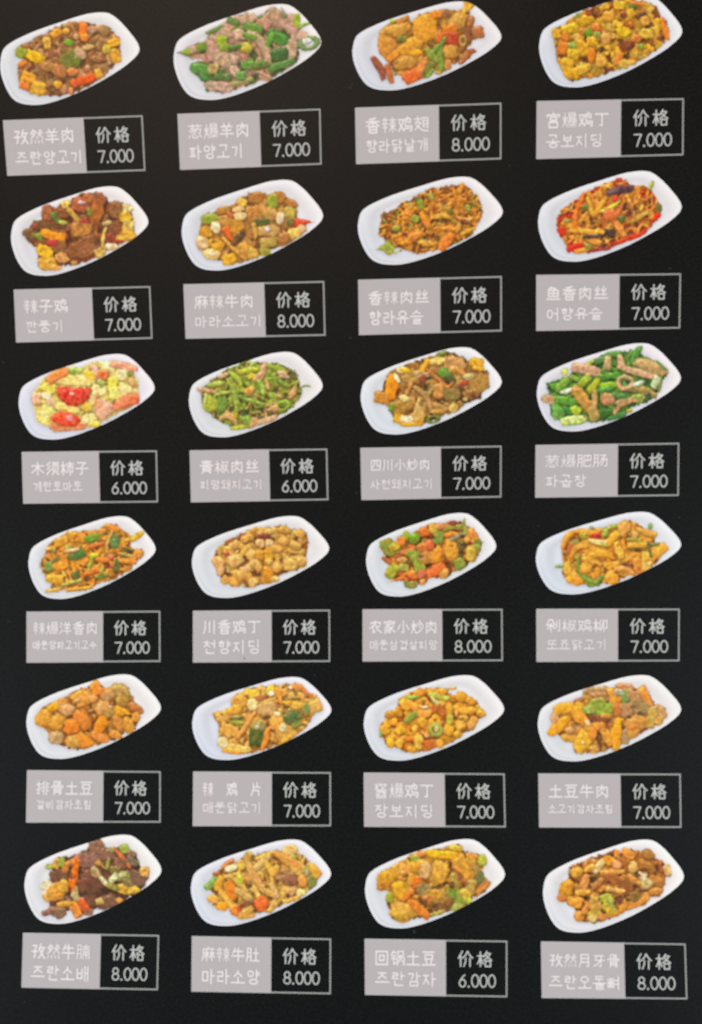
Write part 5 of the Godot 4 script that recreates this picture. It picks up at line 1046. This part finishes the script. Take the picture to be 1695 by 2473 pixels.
func build_labels() -> void:
	var a := Vector2(0, 0)
	price_label(a, "13 545 645 522 658 773 33 796", 377, "孜然羊肉", "즈란양고기", "62 335 588 655 70 372 690 748", "7.000", "price label under the cumin lamb, 7.000")
	price_label(a, "803 516 1450 492 1455 745 815 769", 1174, "葱爆羊肉", "파양고기", "850 1128 563 630 855 1100 660 722", "7.000", "price label under the scallion lamb, 7.000")
	a = Vector2(845, 0)
	price_label(a, "23 488 685 465 685 721 28 743", 402, "香辣鸡翅", "향라닭날개", "70 355 535 605 72 352 635 692", "8.000", "price label under the chicken wings, 8.000")
	price_label(a, "845 458 1511 445 1509 703 843 720", 1227, "宫爆鸡丁", "공보지딩", "888 1172 512 580 890 1143 612 670", "7.000", "price label under the diced chicken with peanuts, 7.000")
	a = Vector2(0, 420)
	price_label(a, "62 524 680 508 690 746 73 763", 415, "辣子鸡", "깐풍기", "107 305 570 632 115 287 668 718", "7.000", "price label under the dark glazed chicken, 7.000")
	price_label(a, "830 500 1467 485 1473 732 840 746", 1195, "麻辣牛肉", "마라소고기", "878 1147 550 612 880 1185 645 695", "8.000", "price label under the beef and onion, 8.000")
	a = Vector2(845, 400)
	price_label(a, "37 517 687 500 687 750 41 767", 408, "香辣肉丝", "향라유슬", "82 358 570 630 85 328 660 722", "7.000", "price label under the shredded orange pork, 7.000")
	price_label(a, "843 495 1498 488 1494 737 843 748", 1220, "鱼香肉丝", "어향유슬", "888 1168 548 610 888 1140 645 700", "7.000", "price label under the pork in red sauce, 7.000")
	a = Vector2(0, 830)
	price_label(a, "98 490 710 483 715 718 105 724", 447, "木须柿子", "계란토마토", "140 400 535 597 148 370 625 668", "6.000", "price label under the tomato and egg, 6.000")
	price_label(a, "858 483 1481 475 1486 708 864 718", 1217, "青椒肉丝", "피망돼지고기", "903 1172 528 588 905 1187 618 660", "6.000", "price label under the green pepper strips, 6.000")
	a = Vector2(845, 800)
	price_label(a, "47 528 686 518 685 752 52 764", 411, "四川小炒肉", "사천돼지고기", "92 362 580 632 92 375 672 715", "7.000", "price label under the sliced pork with fried egg, 7.000")
	price_label(a, "840 515 1490 505 1488 745 838 753", 1213, "葱爆肥肠", "파곱창", "883 1165 560 618 886 1068 652 705", "7.000", "price label under the intestine with scallions, 7.000")
	a = Vector2(0, 1220)
	price_label(a, "120 482 725 478 726 709 120 713", 466, "辣爆洋香肉", "매운양파고기고수", "150 443 528 585 148 437 615 652", "7.000", "price label under the pork with cilantro, 7.000")
	price_label(a, "873 478 1493 473 1494 709 873 712", 1229, "川香鸡丁", "천향지딩", "918 1180 520 583 918 1178 612 672", "7.000", "price label under the pale chicken dice, 7.000")
	a = Vector2(845, 1210)
	price_label(a, "57 490 690 488 692 724 57 726", 417, "农家小炒肉", "매운삼겹살피망", "88 395 540 600 88 395 630 672", "8.000", "price label under the green peppers and crisp pork, 8.000")
	price_label(a, "843 488 1492 487 1491 725 844 728", 1213, "剁椒鸡柳", "또죠닭고기", "888 1165 535 592 890 1162 628 672", "7.000", "price label under the chicken strips with beans, 7.000")
	a = Vector2(0, 1600)
	price_label(a, "122 487 727 492 727 724 118 724", 468, "排骨土豆", "갈비감자조림", "165 420 535 598 165 415 622 662", "7.000", "price label under the ribs and potato, 7.000")
	price_label(a, "874 493 1497 496 1498 741 872 740", 1230, "辣 鸡 片", "매운닭고기", "917 1183 540 603 917 1183 632 680", "7.000", "price label under the dish with cucumber, 7.000")
	a = Vector2(845, 1600)
	price_label(a, "62 498 700 502 705 746 64 743", 428, "酱爆鸡丁", "장보지딩", "110 378 545 612 110 378 642 700", "7.000", "price label under the round golden chicken dice, 7.000")
	price_label(a, "852 502 1497 503 1500 748 856 746", 1224, "土豆牛肉", "소고기감자조림", "898 1172 550 612 896 1190 642 680", "7.000", "price label under the beef and potato wedges, 7.000")
	a = Vector2(0, 1990)
	price_label(a, "104 492 720 502 714 752 97 740", 457, "孜然牛腩", "즈란소배", "145 408 540 608 143 403 640 705", "8.000", "price label under the dark beef with carrot, 8.000")
	price_label(a, "868 507 1498 518 1497 770 866 758", 1228, "麻辣牛肚", "마라소양", "912 1175 555 620 912 1175 655 720", "8.000", "price label under the tripe strips, 8.000")
	a = Vector2(845, 1990)
	price_label(a, "66 519 712 528 712 784 68 773", 434, "回锅土豆", "즈란감자", "112 388 570 638 115 388 668 730", "6.000", "price label under the browned potato chunks, 6.000")
	price_label(a, "864 531 1519 541 1527 793 868 787", 1240, "孜然月牙骨", "즈란오돌뼈", "902 1220 585 645 902 1220 685 745", "8.000", "price label under the cartilage pieces, 8.000")
